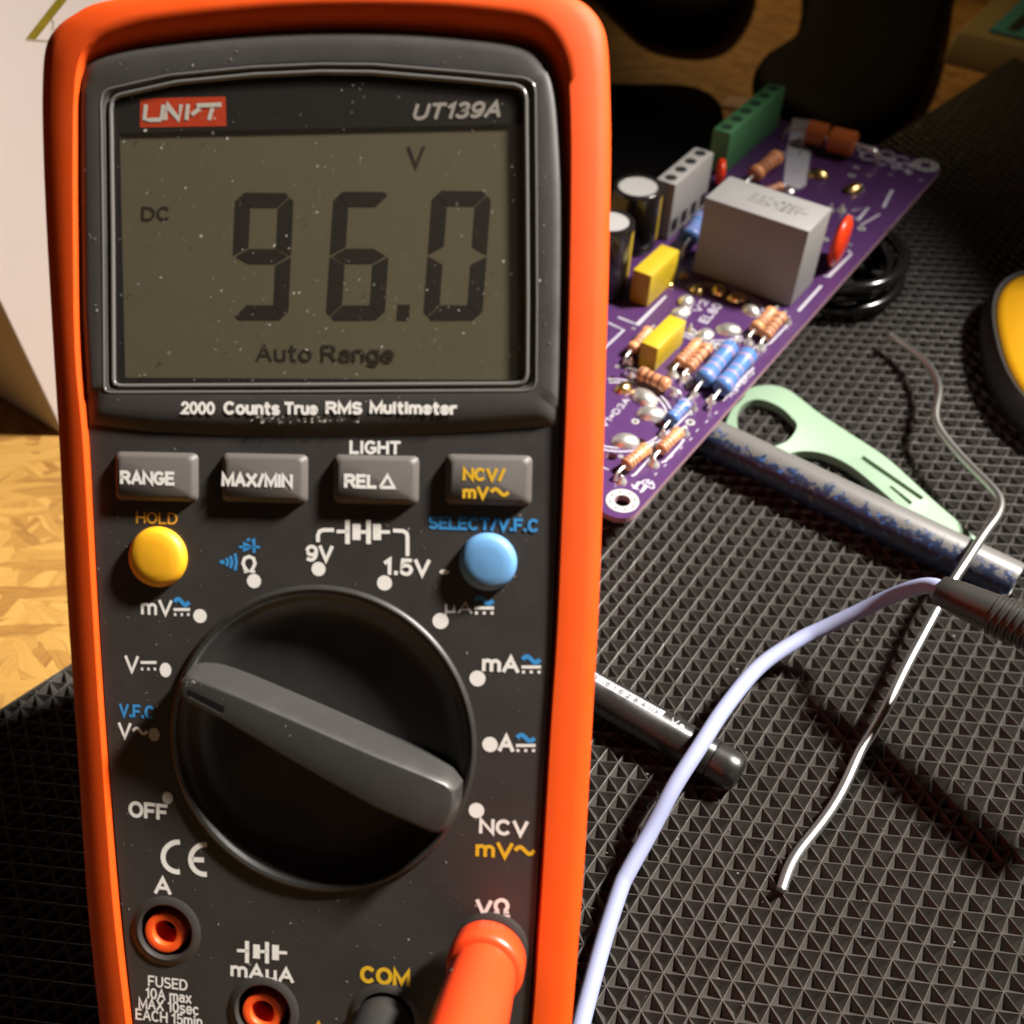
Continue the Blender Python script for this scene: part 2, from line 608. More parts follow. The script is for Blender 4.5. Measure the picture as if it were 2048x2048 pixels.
def spline(P, k=6, closed=False):
    P = [np.array(p, float) for p in P]
    n = len(P)
    out = []
    for i in range(n if closed else n - 1):
        p0 = P[(i - 1) % n] if (closed or i > 0) else 2 * P[0] - P[1]
        p1, p2 = P[i], P[(i + 1) % n]
        p3 = P[(i + 2) % n] if (closed or i < n - 2) else 2 * P[-1] - P[-2]
        for t in np.linspace(0, 1, k, endpoint=False):
            out.append(0.5 * (2 * p1 + (p2 - p0) * t + (2 * p0 - 5 * p1 + 4 * p2 - p3) * t * t + (3 * p1 - p0 - 3 * p2 + p3) * t ** 3))
    if not closed:
        out.append(P[-1])
    return out


def thing(name, label, cat, loc=(0, 0, 0), mw=None, group=None):
    o = bpy.data.objects.new(name, None)
    o.empty_display_size = 0.5
    COL.objects.link(o)
    if mw is not None:
        o.matrix_world = mw
    else:
        o.location = loc
    return tag(o, label, cat, group)


def tag(o, label, cat, group=None, kind=None):
    o['label'] = label
    o['category'] = cat
    if group:
        o['group'] = group
    if kind:
        o['kind'] = kind
    return o


def _arc(cx, cy, rx, ry, a0, a1, n=14):
    return [(cx + rx * math.cos(math.radians(t)), cy + ry * math.sin(math.radians(t))) for t in np.linspace(a0, a1, n)]


XH = .72
GLYPH = {
    'A': (.74, [[(0, 0), (.37, 1), (.74, 0)], [(.13, .34), (.61, .34)]]),
    'C': (.72, [_arc(.37, .5, .37, .5, 48, 312, 20)]),
    'D': (.70, [[(0, 0), (0, 1), (.28, 1)] + _arc(.28, .5, .42, .5, 80, -80, 14) + [(.28, 0), (0, 0)]]),
    'E': (.58, [[(.56, 1), (0, 1), (0, 0), (.58, 0)], [(0, .52), (.5, .52)]]),
    'F': (.56, [[(.56, 1), (0, 1), (0, 0)], [(0, .5), (.48, .5)]]),
    'G': (.76, [_arc(.38, .5, .38, .5, 50, 318, 20) + [(.74, .22), (.74, .44), (.44, .44)]]),
    'H': (.68, [[(0, 0), (0, 1)], [(.68, 0), (.68, 1)], [(0, .52), (.68, .52)]]),
    'I': (.10, [[(.05, 0), (.05, 1)]]),
    'K': (.68, [[(0, 0), (0, 1)], [(.64, 1), (0, .38)], [(.22, .58), (.68, 0)]]),
    'L': (.54, [[(0, 1), (0, 0), (.54, 0)]]),
    'M': (.84, [[(0, 0), (0, 1), (.42, .12), (.84, 1), (.84, 0)]]),
    'N': (.70, [[(0, 0), (0, 1), (.70, 0), (.70, 1)]]),
    'O': (.78, [_arc(.39, .5, .39, .5, 90, 450, 26)]),
    'P': (.62, [[(0, 0), (0, 1), (.36, 1)] + _arc(.36, .74, .26, .26, 80, -80, 9) + [(.36, .48), (0, .48)]]),
    'R': (.68, [[(0, 0), (0, 1), (.38, 1)] + _arc(.38, .75, .26, .25, 80, -80, 9) + [(.38, .50), (0, .50)], [(.40, .48), (.68, 0)]]),
    'S': (.62, [_arc(.31, .75, .29, .25, 35, 270, 12) + _arc(.31, .25, .30, .25, 90, -145, 12)]),
    'T': (.66, [[(0, 1), (.66, 1)], [(.33, 1), (.33, 0)]]),
    'U': (.68, [[(0, 1), (0, .34)] + _arc(.34, .34, .34, .34, 190, 350, 12) + [(.68, .34), (.68, 1)]]),
    'V': (.72, [[(0, 1), (.36, 0), (.72, 1)]]),
    'X': (.70, [[(0, 0), (.70, 1)], [(0, 1), (.70, 0)]]),
    'a': (.50, [_arc(.25, .22, .24, .22, 90, 450, 18), [(.49, 0), (.49, .50)] + _arc(.26, .50, .23, .22, 10, 150, 8)]),
    'c': (.50, [_arc(.27, XH / 2, .27, XH / 2, 45, 315, 16)]),
    'e': (.54, [[(.02, .37), (.54, .37)] + _arc(.27, XH / 2, .27, XH / 2, 5, 320, 18)]),
    'g': (.52, [_arc(.26, XH / 2, .26, XH / 2, 90, 450, 18), [(.52, XH), (.52, -.06)] + _arc(.26, -.06, .26, .2, 0, -150, 9)]),
    'i': (.10, [[(.05, 0), (.05, XH)], [(.05, .92), (.05, 1.02)]]),
    'l': (.10, [[(.05, 0), (.05, 1)]]),
    'm': (.84, [[(0, 0), (0, XH)], [(0, .46)] + _arc(.21, .48, .21, .24, 170, 10, 9) + [(.42, .46), (.42, 0)], [(.42, .46)] + _arc(.63, .48, .21, .24, 170, 10, 9) + [(.84, .46), (.84, 0)]]),
    'n': (.48, [[(0, 0), (0, XH)], [(0, .44)] + _arc(.24, .46, .24, .26, 170, 10, 9) + [(.48, .44), (.48, 0)]]),
    'o': (.56, [_arc(.28, XH / 2, .28, XH / 2, 90, 450, 20)]),
    'r': (.34, [[(0, 0), (0, XH)], [(0, .42)] + _arc(.26, .42, .26, .30, 160, 70, 6)]),
    's': (.48, [_arc(.24, .54, .22, .18, 35, 270, 10) + _arc(.24, .18, .23, .18, 90, -145, 10)]),
    't': (.34, [[(.14, 1), (.14, .16)] + _arc(.29, .16, .15, .16, 190, 280, 6), [(0, XH), (.34, XH)]]),
    'u': (.48, [[(0, XH), (0, .26)] + _arc(.24, .26, .24, .26, 190, 350, 9) + [(.48, .26), (.48, XH)], [(.48, .3), (.48, 0)]]),
    '\u00b5': (.50, [[(0, XH), (0, -.26)], [(0, .2)] + _arc(.24, .24, .24, .24, 200, 340, 9) + [(.48, .26), (.48, XH)], [(.48, .3), (.50, 0)]]),
    'x': (.50, [[(0, 0), (.5, XH)], [(0, XH), (.5, 0)]]),
    '0': (.58, [_arc(.29, .5, .29, .5, 90, 450, 24)]),
    '1': (.30, [[(0, .78), (.24, 1), (.24, 0)]]),
    '2': (.56, [_arc(.28, .72, .27, .28, 165, -30, 12) + [(0, 0), (.57, 0)]]),
    '3': (.56, [_arc(.27, .75, .25, .25, 150, -80, 10) + _arc(.27, .26, .29, .26, 80, -150, 12)]),
    '4': (.60, [[(.44, 0), (.44, 1), (0, .28), (.60, .28)]]),
    '5': (.56, [[(.52, 1), (.09, 1), (.04, .52)] + _arc(.27, .32, .29, .32, 130, -150, 14)]),
    '6': (.56, [_arc(.28, .31, .28, .31, 90, 450, 18), [(.0, .31)] + _arc(.34, .5, .34, .5, 190, 60, 10)]),
    '7': (.56, [[(0, 1), (.56, 1), (.18, 0)]]),
    '8': (.56, [_arc(.28, .76, .24, .24, 90, 450, 18), _arc(.28, .27, .28, .27, 90, 450, 18)]),
    '9': (.56, [_arc(.28, .69, .28, .31, 90, 450, 18), [(.56, .69)] + _arc(.22, .5, .34, .5, 10, -120, 10)]),
    '.': (.08, [[(.04, 0), (.04, .11)]]),
    '/': (.36, [[(0, -.02), (.36, 1.02)]]),
    '=': (.50, [[(0, .35), (.5, .35)], [(0, .65), (.5, .65)]]),
    '|': (.10, [[(0, 0), (.10, 1)]]),
    '>': (.46, [[(0, .12), (.46, .5), (0, .88)]]),
    ' ': (.28, []),
}


def lettering(txt, W_, H_, wt=.16, shear=0.0, gap=.26):
    """printed letters drawn as strokes, filling a box W_ x H_; returns vertices (x, y, layer) and faces"""
    x = 0.0
    st = []
    for ch in txt:
        wd, ss = GLYPH[ch]
        for s_ in ss:
            st.append([(x + px_ + shear * py_, py_) for px_, py_ in s_])
        x += wd + gap * (1 if ch != ' ' else .4)
    allp = np.array([q for s_ in st for q in s_])
    lo, hi = allp.min(0), allp.max(0)
    sw = wt * H_ / max(1.0, (hi - lo)[1])
    sc = np.array([(W_ - sw) / max(1e-6, hi[0] - lo[0]), (H_ - sw) / max(1e-6, hi[1] - lo[1])])
    if hi[0] - lo[0] < .02:
        sc[0] = 0
    vs, fs = [], []
    for k, s_ in enumerate(st):
        P = [(np.array(q) - lo) * sc + sw / 2 for q in s_]
        closed = len(P) > 8 and np.linalg.norm(P[0] - P[-1]) < 1e-4 * H_
        if closed:
            P = P[:-1]
        else:
            a, b_ = P[0] - P[1], P[-1] - P[-2]
            P[0] = P[0] + a / np.linalg.norm(a) * sw * .35
            P[-1] = P[-1] + b_ / np.linalg.norm(b_) * sw * .35
        n = len(P)
        o = len(vs)
        for i in range(n):
            a = P[(i - 1) % n] if (closed or i) else P[0]
            c = P[(i + 1) % n] if (closed or i < n - 1) else P[-1]
            d1 = P[i] - a if np.linalg.norm(P[i] - a) > 1e-9 else c - P[i]
            d2 = c - P[i] if np.linalg.norm(c - P[i]) > 1e-9 else d1
            d1, d2 = d1 / np.linalg.norm(d1), d2 / np.linalg.norm(d2)
            t = d1 + d2
            t = t / np.linalg.norm(t) if np.linalg.norm(t) > 1e-6 else d1
            nn = np.array([-t[1], t[0]])
            kk = 1 / max(.45, float(nn @ np.array([-d1[1], d1[0]])))
            for sg in (1, -1):
                q = P[i] + sg * nn * sw / 2 * kk
                vs.append((q[0], q[1], k))
        for i in range(n if closed else n - 1):
            j = (i + 1) % n
            fs.append((o + 2 * i, o + 2 * i + 1, o + 2 * j + 1, o + 2 * j))
    return vs, fs


def ftext(mb, txt, x0, y0, x1, y1, m, z=0.004, bold=0.02, shear=0.0, slope=0.0, gap=.26, wt=None):
    """text on the multimeter's front, inked box given by its corners"""
    a = np.array(F(x0, (y0 + y1) / 2, z))
    b = np.array(F(x1, (y0 + y1) / 2, z))
    t = np.array(F((x0 + x1) / 2, y0, z))
    d = np.array(F((x0 + x1) / 2, y1, z))
    wd, hh = (b - a)[0], (t - d)[1]
    c = (a + b) / 2
    vs, fs = lettering(txt, wd, hh, wt if wt else .135 + bold * 2.6, shear, gap)
    mb.add([(c[0] - wd / 2 + u, c[1] - hh / 2 + v + slope * (u - wd / 2), z + .0004 * k) for u, v, k in vs], fs, m)


def fdisc(mb, x, y, r, m, z=0.004, ry=None, n=24):
    c = F(x, y, z)
    k = F(x + 1, y, z)[0] - c[0]
    mb.poly([(c[0] + math.cos(t) * r * k, c[1] + math.sin(t) * (ry or r) * k, z) for t in np.linspace(0, 2 * math.pi, n, endpoint=False)], m)


def fstroke(mb, pts, wpx, m, z=0.004):
    mb.ribbon([F3(x, y, z) for x, y in pts], wpx * MD / FOC, m)


def tilde(x0, x1, y, amp):
    return [(x0 + (x1 - x0) * t, y - amp * math.sin(2 * math.pi * t)) for t in np.linspace(0, 1, 15)]



# ------------------------------------------------------------------ strand-board tabletop and foam mat
TZ = -0.7
b = MB('osb')
b.box((5, 20, TZ - 0.9), (75, 60, 0.9))
t = b.obj('tabletop', smooth=0)
t['kind'] = 'structure'

A = 0.4                                       # pitch of the mat's triangle pattern
EDGE0, EDGED = np.array([-14.2173, 2.2877]), np.array([0.64374, 0.76525])


def build_mat():
    bm = bmesh.new()
    s3 = math.sqrt(3) / 2
    rng = random.Random(3)
    nodes = {}
    mids = {}

    def inmat(x, y):
        d = (x - EDGE0[0]) * EDGED[1] - (y - EDGE0[1]) * EDGED[0]
        return d > -0.6 and x < 19.5 and y > -9 and y < 42

    def node(r, k):
        if (r, k) not in nodes:
            nodes[(r, k)] = (A * (k - 0.5 * r), -A * s3 * r, rng.gauss(0, 0.004))
        return nodes[(r, k)]
    cache = {}

    def bv(key, co):
        if key not in cache:
            cache[key] = bm.verts.new(co)
        return cache[key]
    for r in range(-124, 28):
        y0 = -A * s3 * r
        k0 = int(-26 / A + 0.5 * r)
        k1 = int(20 / A + 0.5 * r)
        for k in range(k0, k1):
            for T in (((r, k), (r + 1, k), (r + 1, k + 1)), ((r, k), (r + 1, k + 1), (r, k + 1))):
                P = [np.array(node(*q)) for q in T]
                c = sum(P) / 3
                if not inmat(c[0], c[1]):
                    continue
                deep = c + np.array([rng.gauss(0, .006), rng.gauss(0, .006), -0.205 + rng.gauss(0, .008)])
                ins = []
                for p in P:
                    q = p + (c - p) * 0.075
                    ins.append(bm.verts.new((q[0], q[1], p[2] - 0.0045)))
                cv = bm.verts.new(deep)
                out = [bv(q, node(*q)) for q in T]
                for i in range(3):
                    j = (i + 1) % 3
                    bm.faces.new((out[i], out[j], ins[j], ins[i]))
                    bm.faces.new((ins[i], ins[j], cv))
    nrm = Vector((-EDGED[1], EDGED[0], 0))
    bmesh.ops.bisect_plane(bm, geom=bm.verts[:] + bm.edges[:] + bm.faces[:], plane_co=(EDGE0[0], EDGE0[1], 0), plane_no=nrm, clear_outer=True)
    # flat welded rim along the cut edge, and lint caught in the pattern
    nn = np.array([EDGED[1], -EDGED[0]])
    for t0, t1, w0, w1 in ((-14, 50, -.012, .05),):
        q = [EDGE0 + EDGED * t0 + nn * w0, EDGE0 + EDGED * t1 + nn * w0, EDGE0 + EDGED * t1 + nn * w1, EDGE0 + EDGED * t0 + nn * w1]
        up_ = [bm.verts.new((p_[0], p_[1], .006)) for p_ in q]
        dn_ = [bm.verts.new((p_[0], p_[1], -.2)) for p_ in q]
        bm.faces.new(up_[::-1])
        for i in range(4):
            bm.faces.new((up_[i], up_[(i + 1) % 4], dn_[(i + 1) % 4], dn_[i]))
    for i in range(260):
        x, y = rng.uniform(-3, 14), rng.uniform(-3, 20)
        r_ = rng.uniform(.012, .034)
        a_ = rng.uniform(0, 6.28)
        e_ = rng.uniform(.25, .9)
        zq = rng.uniform(-.03, .012)
        vs_ = [bm.verts.new((x + r_ * (math.cos(t) * math.cos(a_) - e_ * math.sin(t) * math.sin(a_)), y + r_ * (math.cos(t) * math.sin(a_) + e_ * math.sin(t) * math.cos(a_)), zq + .01 * math.cos(t * 2))) for t in (0, 1.2, 2.3, 3.5, 4.6, 5.5)]
        f_ = bm.faces.new(vs_)
        f_.material_index = 1
    # the sheet under the pattern
    a = EDGE0 - EDGED * 14
    f = EDGE0 + EDGED * 50
    poly = [(a[0], a[1]), (-21, -9.2), (19.6, -9.2), (19.6, 41), (f[0], f[1])]
    top = [bm.verts.new((x, y, -0.26)) for x, y in poly]
    bot = [bm.verts.new((x, y, TZ + 0.002)) for x, y in poly]
    bm.faces.new(top)
    n = len(poly)
    for i in range(n):
        bm.faces.new((top[i], bot[i], bot[(i + 1) % n], top[(i + 1) % n]))
    me = bpy.data.meshes.new('foam_mat')
    bm.normal_update()
    bmesh.ops.recalc_face_normals(bm, faces=[q for q in bm.faces if len(q.verts) > 4 or any(v in top or v in bot for v in q.verts)])
    bm.to_mesh(me)
    bm.free()
    # pattern faces must look up
    fl = [p for p in me.polygons if p.normal.z < 0 and p.center.z > -0.215]
    for p in fl:
        p.flip()
    me.materials.append(M['rubber'])
    me.materials.append(M['dust2'])
    o = bpy.data.objects.new('foam_mat', me)
    COL.objects.link(o)
    tag(o, 'black rubber mat with a raised pattern of small triangles covering the board', 'mat')


build_mat()

# ------------------------------------------------------------------ multimeter
MW = Matrix(((EX[0], EY[0], NRM[0], ORG3[0]), (EX[1], EY[1], NRM[1], ORG3[1]), (EX[2], EY[2], NRM[2], ORG3[2]), (0, 0, 0, 1)))
meter = thing('digital_multimeter', 'dark grey digital multimeter in an orange holster reading 96.0 V', 'multimeter', mw=MW)
OFF = (0, 0, -THICK)

# stations round the meter: outer edge, inner edge of the lip, edge of the dark body
ST = [((217, 2250), (277, 2250), (294, 2250)), ((197, 2048), (252, 2048), (268, 2048)), ((172, 1800), (225, 1800), (242, 1800)),
      ((153, 1500), (203, 1500), (217, 1500)), ((132, 1200), (184, 1200), (197, 1200)), ((117, 900), (167, 900), (181, 900)),
      ((105, 700), (150, 700), (166, 700)), ((90, 450), (146, 450), (161, 450)), ((83, 280), (146, 290), (160, 290)),
      ((82, 170), (148, 190), (161, 185)), ((88, 95), (158, 118), (170, 138)), ((109, 55), (184, 80), (192, 118)),
      ((145, 27), (222, 56), (235, 104)), ((196, 3), (290, 36), (300, 91)), ((330, -18), (420, 20), (435, 74)),
      ((500, -30), (560, 8), (580, 63)), ((700, -36), (700, 4), (700, 60)), ((900, -32), (860, 6), (830, 64)),
      ((1060, -22), (980, 16), (940, 73)), ((1135, -12), (1060, 30), (1035, 85)), ((1178, 9), (1100, 60), (1078, 100)),
      ((1204, 42), (1125, 104), (1102, 135)), ((1216, 90), (1137, 150), (1116, 190)), ((1221, 200), (1142, 230), (1124, 290)),
      ((1222, 330), (1143, 360), (1129, 400)), ((1217, 570), (1140, 570), (1128, 570)), ((1211, 760), (1135, 760), (1123, 760)),
      ((1206, 980), (1127, 980), (1116, 980)), ((1196, 1250), (1116, 1250), (1105, 1250)), ((1184, 1467), (1102, 1467), (1092, 1467)),
      ((1172, 1680), (1090, 1680), (1080, 1680)), ((1160, 1850), (1080, 1850), (1070, 1850)), ((1144, 2048), (1066, 2048), (1056, 2048)),
      ((1124, 2230), (1046, 2220), (1038, 2220)), ((1070, 2320), (1000, 2280), (990, 2275)), ((900, 2350), (880, 2300), (880, 2290)),
      ((680, 2358), (680, 2310), (680, 2300)), ((450, 2350), (470, 2305), (470, 2295)), ((290, 2322), (325, 2288), (335, 2280))]
LZ = [.10] * 5 + [.13, .15, .15, .15, .15] + [.16, .17, .18] + [.18] * 7 + [.17, .15, .13, .11, .10, .09, .08, .07] + [.055] * 6 + [.08] * 5
K = 5
outer = spline([F(*q[0], l - .2) for q, l in zip(ST, LZ)], K, True)
lip = spline([F(*q[1], l) for q, l in zip(ST, LZ)], K, True)
lz = [float(q[0]) for q in spline([(l, 0) for l in LZ], K, True)]
body = spline([F(*q[2], 0.02) for q in ST], K, True)


def R(o, i, f, z):
    return [((a + (c - a) * f)[0], (a + (c - a) * f)[1], z if z < -.1 else l - (.52 - z)) for a, c, l in zip(o, i, lz)]


ctr = sum(outer) / len(outer)
h = MB('orange')
ins = [p + (ctr - p) * 0.03 for p in outer]
back = [p + (ctr - p) * 0.07 for p in outer]
h.rings([R(back, back, 0, -THICK), R(ins, ins, 0, -THICK + 0.12), R(outer, outer, 0, -THICK + 0.5), R(outer, outer, 0, 0.20), R(outer, lip, .05, .33), R(outer, lip, .16, .42),
         R(outer, lip, .40, .475), R(outer, lip, .80, .515), R(lip, body, .0, .52), R(lip, body, .35, .46), R(lip, body, .92, .26), R(lip, body, 1.0, -.16)], closed=True, cap0=True)
h.obj('holster', meter, smooth=50, off=OFF)

# lower front panel
dc = np.array(F(641, 1480, 0.0))
DR = 0.5 * (F(947, 1480)[0] - F(335, 1480)[0])
jacks = [(332, 1862, 52), (527, 2022, 53), (770, 2040, 56), (983, 1896, 56)]
lowcurve = [(178, 846), (300, 861), (470, 870), (640, 873), (800, 869), (960, 861), (1119, 848)]


def circ(c, r, n=64):
    return [(c[0] + math.cos(t) * r, c[1] + math.sin(t) * r) for t in np.linspace(0, 2 * math.pi, n, endpoint=False)]


def pxk(x, y, z=0):
    return F(x + 1, y, z)[0] - F(x, y, z)[0]


holes = [circ(dc, DR, 96)] + [circ(F(x, y), r * pxk(x, y), 40) for x, y, r in jacks]
pan = [tuple(F(*q)) for q in lowcurve]
rightside = [q[2] for q in ST[27:]]
leftside = [q[2] for q in ST[:6]]
pan += [tuple(p) for p in spline([F(*q) for q in rightside + leftside], 4)]
p = MB('panel')
p.cdt(pan, holes, lambda x, y: (x, y, 0.0))
# raised collar round each jack
for (x, y, r) in jacks:
    c = F(x, y)
    rr = r * pxk(x, y)
    p.lathe((c[0], c[1], 0), (0, 0, 1), [(rr * 1.34, 0.0), (rr * 1.22, 0.025), (rr * 1.06, 0.035), (rr, 0.015), (rr, -0.6)], 48, 'panel', cap0=False, cap1=False)
    p.lathe((c[0], c[1], 0), (0, 0, 1), [(rr * 1.001, -0.6), (0.0, -0.61)], 48, 'black', cap0=False, cap1=False)
# printed marks
W = 'white'
ftext(p, 'LIGHT', 699, 881, 802, 909, W, bold=.03)
ftext(p, 'HOLD', 272, 1024, 355, 1048, 'orange_print', bold=.01)
ftext(p, 'SELECT/V.F.C', 857, 1034, 1076, 1062, 'blue_print', bold=.035)
ftext(p, '9V', 611, 1090, 667, 1124, W, bold=.03)
fdisc(p, 637, 1138, 14, W)
ftext(p, '1.5V', 767, 1117, 861, 1152, W, bold=.03)
fdisc(p, 769, 1166, 15, W)
fstroke(p, [(636, 1084), (636, 1070), (639, 1063), (646, 1060), (668, 1060)], 8, W)
fstroke(p, [(673, 1063), (697, 1063)], 7, W)
fstroke(p, [(695, 1040), (695, 1088)], 10, W)
fstroke(p, [(713, 1048), (713, 1080)], 17, W)
fstroke(p, [(720, 1064), (734, 1064)], 7, W)
fstroke(p, [(737, 1040), (737, 1088)], 10, W)
fstroke(p, [(754, 1048), (754, 1080)], 17, W)
fstroke(p, [(762, 1064), (780, 1064)], 7, W)
fstroke(p, [(786, 1061), (806, 1062), (813, 1066), (815, 1074), (815, 1112)], 8, W)
fdisc(p, 889, 1144, 10, W, ry=5)
# continuity / diode / ohm
B_ = 'blue_print'
for i, (xa, hh) in enumerate(((447, 4), (456, 8), (464, 12), (473, 17))):
    fstroke(p, [(xa - 3, 1124 - hh), (xa, 1124), (xa - 3, 1124 + hh)] if i else [(440, 1124), (449, 1124)], 6 if i else 8, B_)
p.poly([F3(486, 1083, .004), F3(508, 1094, .004), F3(486, 1104, .004)], B_)
fstroke(p, [(508, 1082), (508, 1106)], 6, B_)
fstroke(p, [(478, 1094), (520, 1094)], 5, B_)
fstroke(p, [(494, 1082), (499, 1077)], 5, B_)
fstroke(p, [(503, 1083), (510, 1078)], 5, B_)
fstroke(p, [(488, 1143), (494, 1143), (489, 1134), (486, 1127), (489, 1117), (498, 1113), (507, 1117), (510, 1127), (507, 1134), (502, 1143), (510, 1143)], 7, W)
fdisc(p, 508, 1162, 14, W)


def dcsym(x0, x1, y0, y1, m=W):
    fstroke(p, [(x0, y0 + 3), (x1, y0 + 3)], 6, m)
    dx = (x1 - x0) / 5
    for k in (0, 2, 4):
        fstroke(p, [(x0 + dx * k + 1, y1 - 3), (x0 + dx * (k + 1) - 1, y1 - 3)], 6, m)


def acdc(x0, x1, y):
    fstroke(p, tilde(x0 + 2, x1 - 2, y, 6), 9, B_)
    dcsym(x0, x1, y + 12, y + 28)


ftext(p, 'mV', 282, 1199, 345, 1231, W, bold=.015)
acdc(347, 380, 1204)
fdisc(p, 400, 1232, 13.5, W)
ftext(p, 'V', 249, 1311, 278, 1346, W, bold=.01)
dcsym(281, 313, 1322, 1341)
fdisc(p, 331, 1340, 11.5, W, ry=14)
ftext(p, 'V.F.C', 238, 1409, 307, 1436, B_, bold=.02, slope=-.02)
ftext(p, 'V', 236, 1445, 263, 1478, W, bold=.01)
fstroke(p, tilde(266, 294, 1462, 6), 6, W)
fdisc(p, 308, 1469, 11, 'grey_and_shaded_print', ry=13)  # white dot, greyed for the handle's shadow
fdisc(p, 335, 1596, 10.5, 'grey_and_shaded_print', ry=12)  # another white dot with the shadow put into its colour
ftext(p, 'OFF', 257, 1605, 336, 1638, W, bold=.03, slope=-.03)


def arcpx(cx, cy, rx, ry, a0, a1, n=16):
    return [(cx + rx * math.cos(math.radians(t)), cy + ry * math.sin(math.radians(t))) for t in np.linspace(a0, a1, n)]


fstroke(p, arcpx(359, 1715, 33, 31, 278, 82)[::-1] if False else arcpx(357, 1714, 31, 30, 280, 80)[::-1] if False else arcpx(357, 1714, 31, 30, -85, -275), 11, W)
fstroke(p, arcpx(411, 1719, 30, 30, -85, -275), 11, W)
fstroke(p, [(384, 1719), (408, 1720)], 11, W)
ftext(p, 'A', 308, 1754, 343, 1789, W, bold=.02)
ftext(p, '\u00b5A', 890, 1203, 945, 1232, 'grey_and_shaded_print', bold=.015)  # white lettering, its shade painted as grey
acdc(949, 988, 1201)
fdisc(p, 881, 1242, 16, W)
ftext(p, 'mA', 964, 1311, 1039, 1345, W, bold=.03)
acdc(1043, 1082, 1319)
fdisc(p, 955, 1357, 16, W)
fdisc(p, 980, 1489, 15.5, W)
ftext(p, 'A', 996, 1469, 1029, 1504, W, bold=.03)
acdc(1032, 1071, 1476)
fdisc(p, 953, 1621, 15.5, W)
ftext(p, 'NCV', 958, 1639, 1057, 1671, W, bold=.03)
ftext(p, 'mV', 951, 1683, 1027, 1716, 'yellow_print', bold=.03)
fstroke(p, tilde(1030, 1069, 1701, 7), 8, 'yellow_print')
ftext(p, 'V', 951, 1799, 985, 1834, W, bold=.03)
fstroke(p, arcpx(1003, 1812, 12, 12, 120, 420, 20), 8, W)
fstroke(p, [(986, 1832), (1020, 1832)], 5, W)
fstroke(p, [(988, 1825), (999, 1825)], 5, W)
fstroke(p, [(1007, 1825), (1018, 1825)], 5, W)
for txt, x0, y0, x1, y1 in (('FUSED', 296, 1955, 375, 1977), ('10A max', 291, 1980, 383, 2002), ('MAX 10sec', 277, 2001, 397, 2024), ('EACH 15min', 271, 2024, 405, 2047)):
    ftext(p, txt, x0, y0, x1, y1, W, wt=.155, slope=-.025)
fstroke(p, [(474, 1901), (497, 1902)], 7, W)
fstroke(p, [(494, 1882), (494, 1926)], 9, W)
fstroke(p, [(513, 1889), (513, 1917)], 15, W)
fstroke(p, [(520, 1903), (533, 1903)], 7, W)
fstroke(p, [(534, 1884), (534, 1927)], 9, W)
fstroke(p, [(551, 1890), (551, 1920)], 15, W)
fstroke(p, [(558, 1905), (574, 1906)], 7, W)
ftext(p, 'mA\u00b5A', 461, 1930, 588, 1966, W, bold=.03, slope=-.02)
ftext(p, 'COM', 720, 1935, 821, 1970, 'yellow_print', bold=.035)
p.poly([F3(625, 2062, .004), F3(637, 2040, .004), F3(649, 2062, .004)], 'orange_print')
# dust and lint on the plastic
rng = random.Random(11)


def specks(mb, n, x0, x1, y0, y1, z, rmin, rmax, avoid=None, m='dust', m2='dust2', frac=0.35):
    for i in range(n):
        x, y = rng.uniform(x0, x1), rng.uniform(y0, y1)
        if avoid and avoid(x, y):
            continue
        r = rng.uniform(rmin, rmax) * (1.8 if rng.random() < .06 else 1)
        c = F(x, y, z)
        k = pxk(x, y, z) * (1.25 if rng.random() < .3 else 1)
        a0 = rng.gauss(.7, .6) if rng.random() < .7 else rng.uniform(0, 6)
        el = rng.uniform(.45, .9) if rng.random() < .5 else rng.uniform(.15, .4)
        q = []
        for j in range(6):
            t = j / 6 * 2 * math.pi
            rr = r * k * rng.uniform(.7, 1.15)
            u, v = math.cos(t) * rr, math.sin(t) * rr * el
            q.append((c[0] + u * math.cos(a0) - v * math.sin(a0), c[1] + u * math.sin(a0) + v * math.cos(a0), z))
        mb.poly(q, m if rng.random() < frac else m2)


def not_panel(x, y):
    c = np.array(F(x, y))
    if not inside(c, pan) or np.hypot(*(c - dc)) < DR * 1.02:
        return True
    return any(math.hypot(x - a, y - e) < r * 1.3 for a, e, r in jacks)


specks(p, 420, 180, 1110, 880, 2048, 0.006, 1.0, 2.6, not_panel, frac=.12)
p.obj('front_panel', meter, smooth=30, off=OFF, recalc=False)

# display housing: a raised frame round the window
wintop = [(224, 768), (222, 480), (219, 260), (218, 215), (222, 196), (235, 189), (351, 163), (507, 148), (640, 142), (745, 143), (926, 158), (1035, 169), (1048, 175), (1055, 190), (1057, 400), (1058, 600), (1057, 755), (1050, 767), (1036, 771), (640, 773), (240, 775), (229, 774)]
WZ = 0.06
win = [np.array(F(*q, WZ)) for q in wintop]
hout = [np.array(F(*q, 0.0)) for q in [(x, y + 2) for x, y in lowcurve[::-1]]] + [np.array(q) for q in spline([F(*q[2]) for q in ST[5:28]], 4)][5:-4]
hc = np.array(F(641, 470))


def cast(poly, c, t):
    d = np.array([math.cos(t), math.sin(t)])
    best = None
    n = len(poly)
    for i in range(n):
        a, e = np.array(poly[i]), np.array(poly[(i + 1) % n])
        m_ = np.array([[d[0], a[0] - e[0]], [d[1], a[1] - e[1]]])
        if abs(np.linalg.det(m_)) < 1e-12:
            continue
        s_, u_ = np.linalg.solve(m_, a - c)
        if s_ > 0 and -1e-9 <= u_ <= 1 + 1e-9 and (best is None or s_ > best):
            best = s_
    return c + d * best


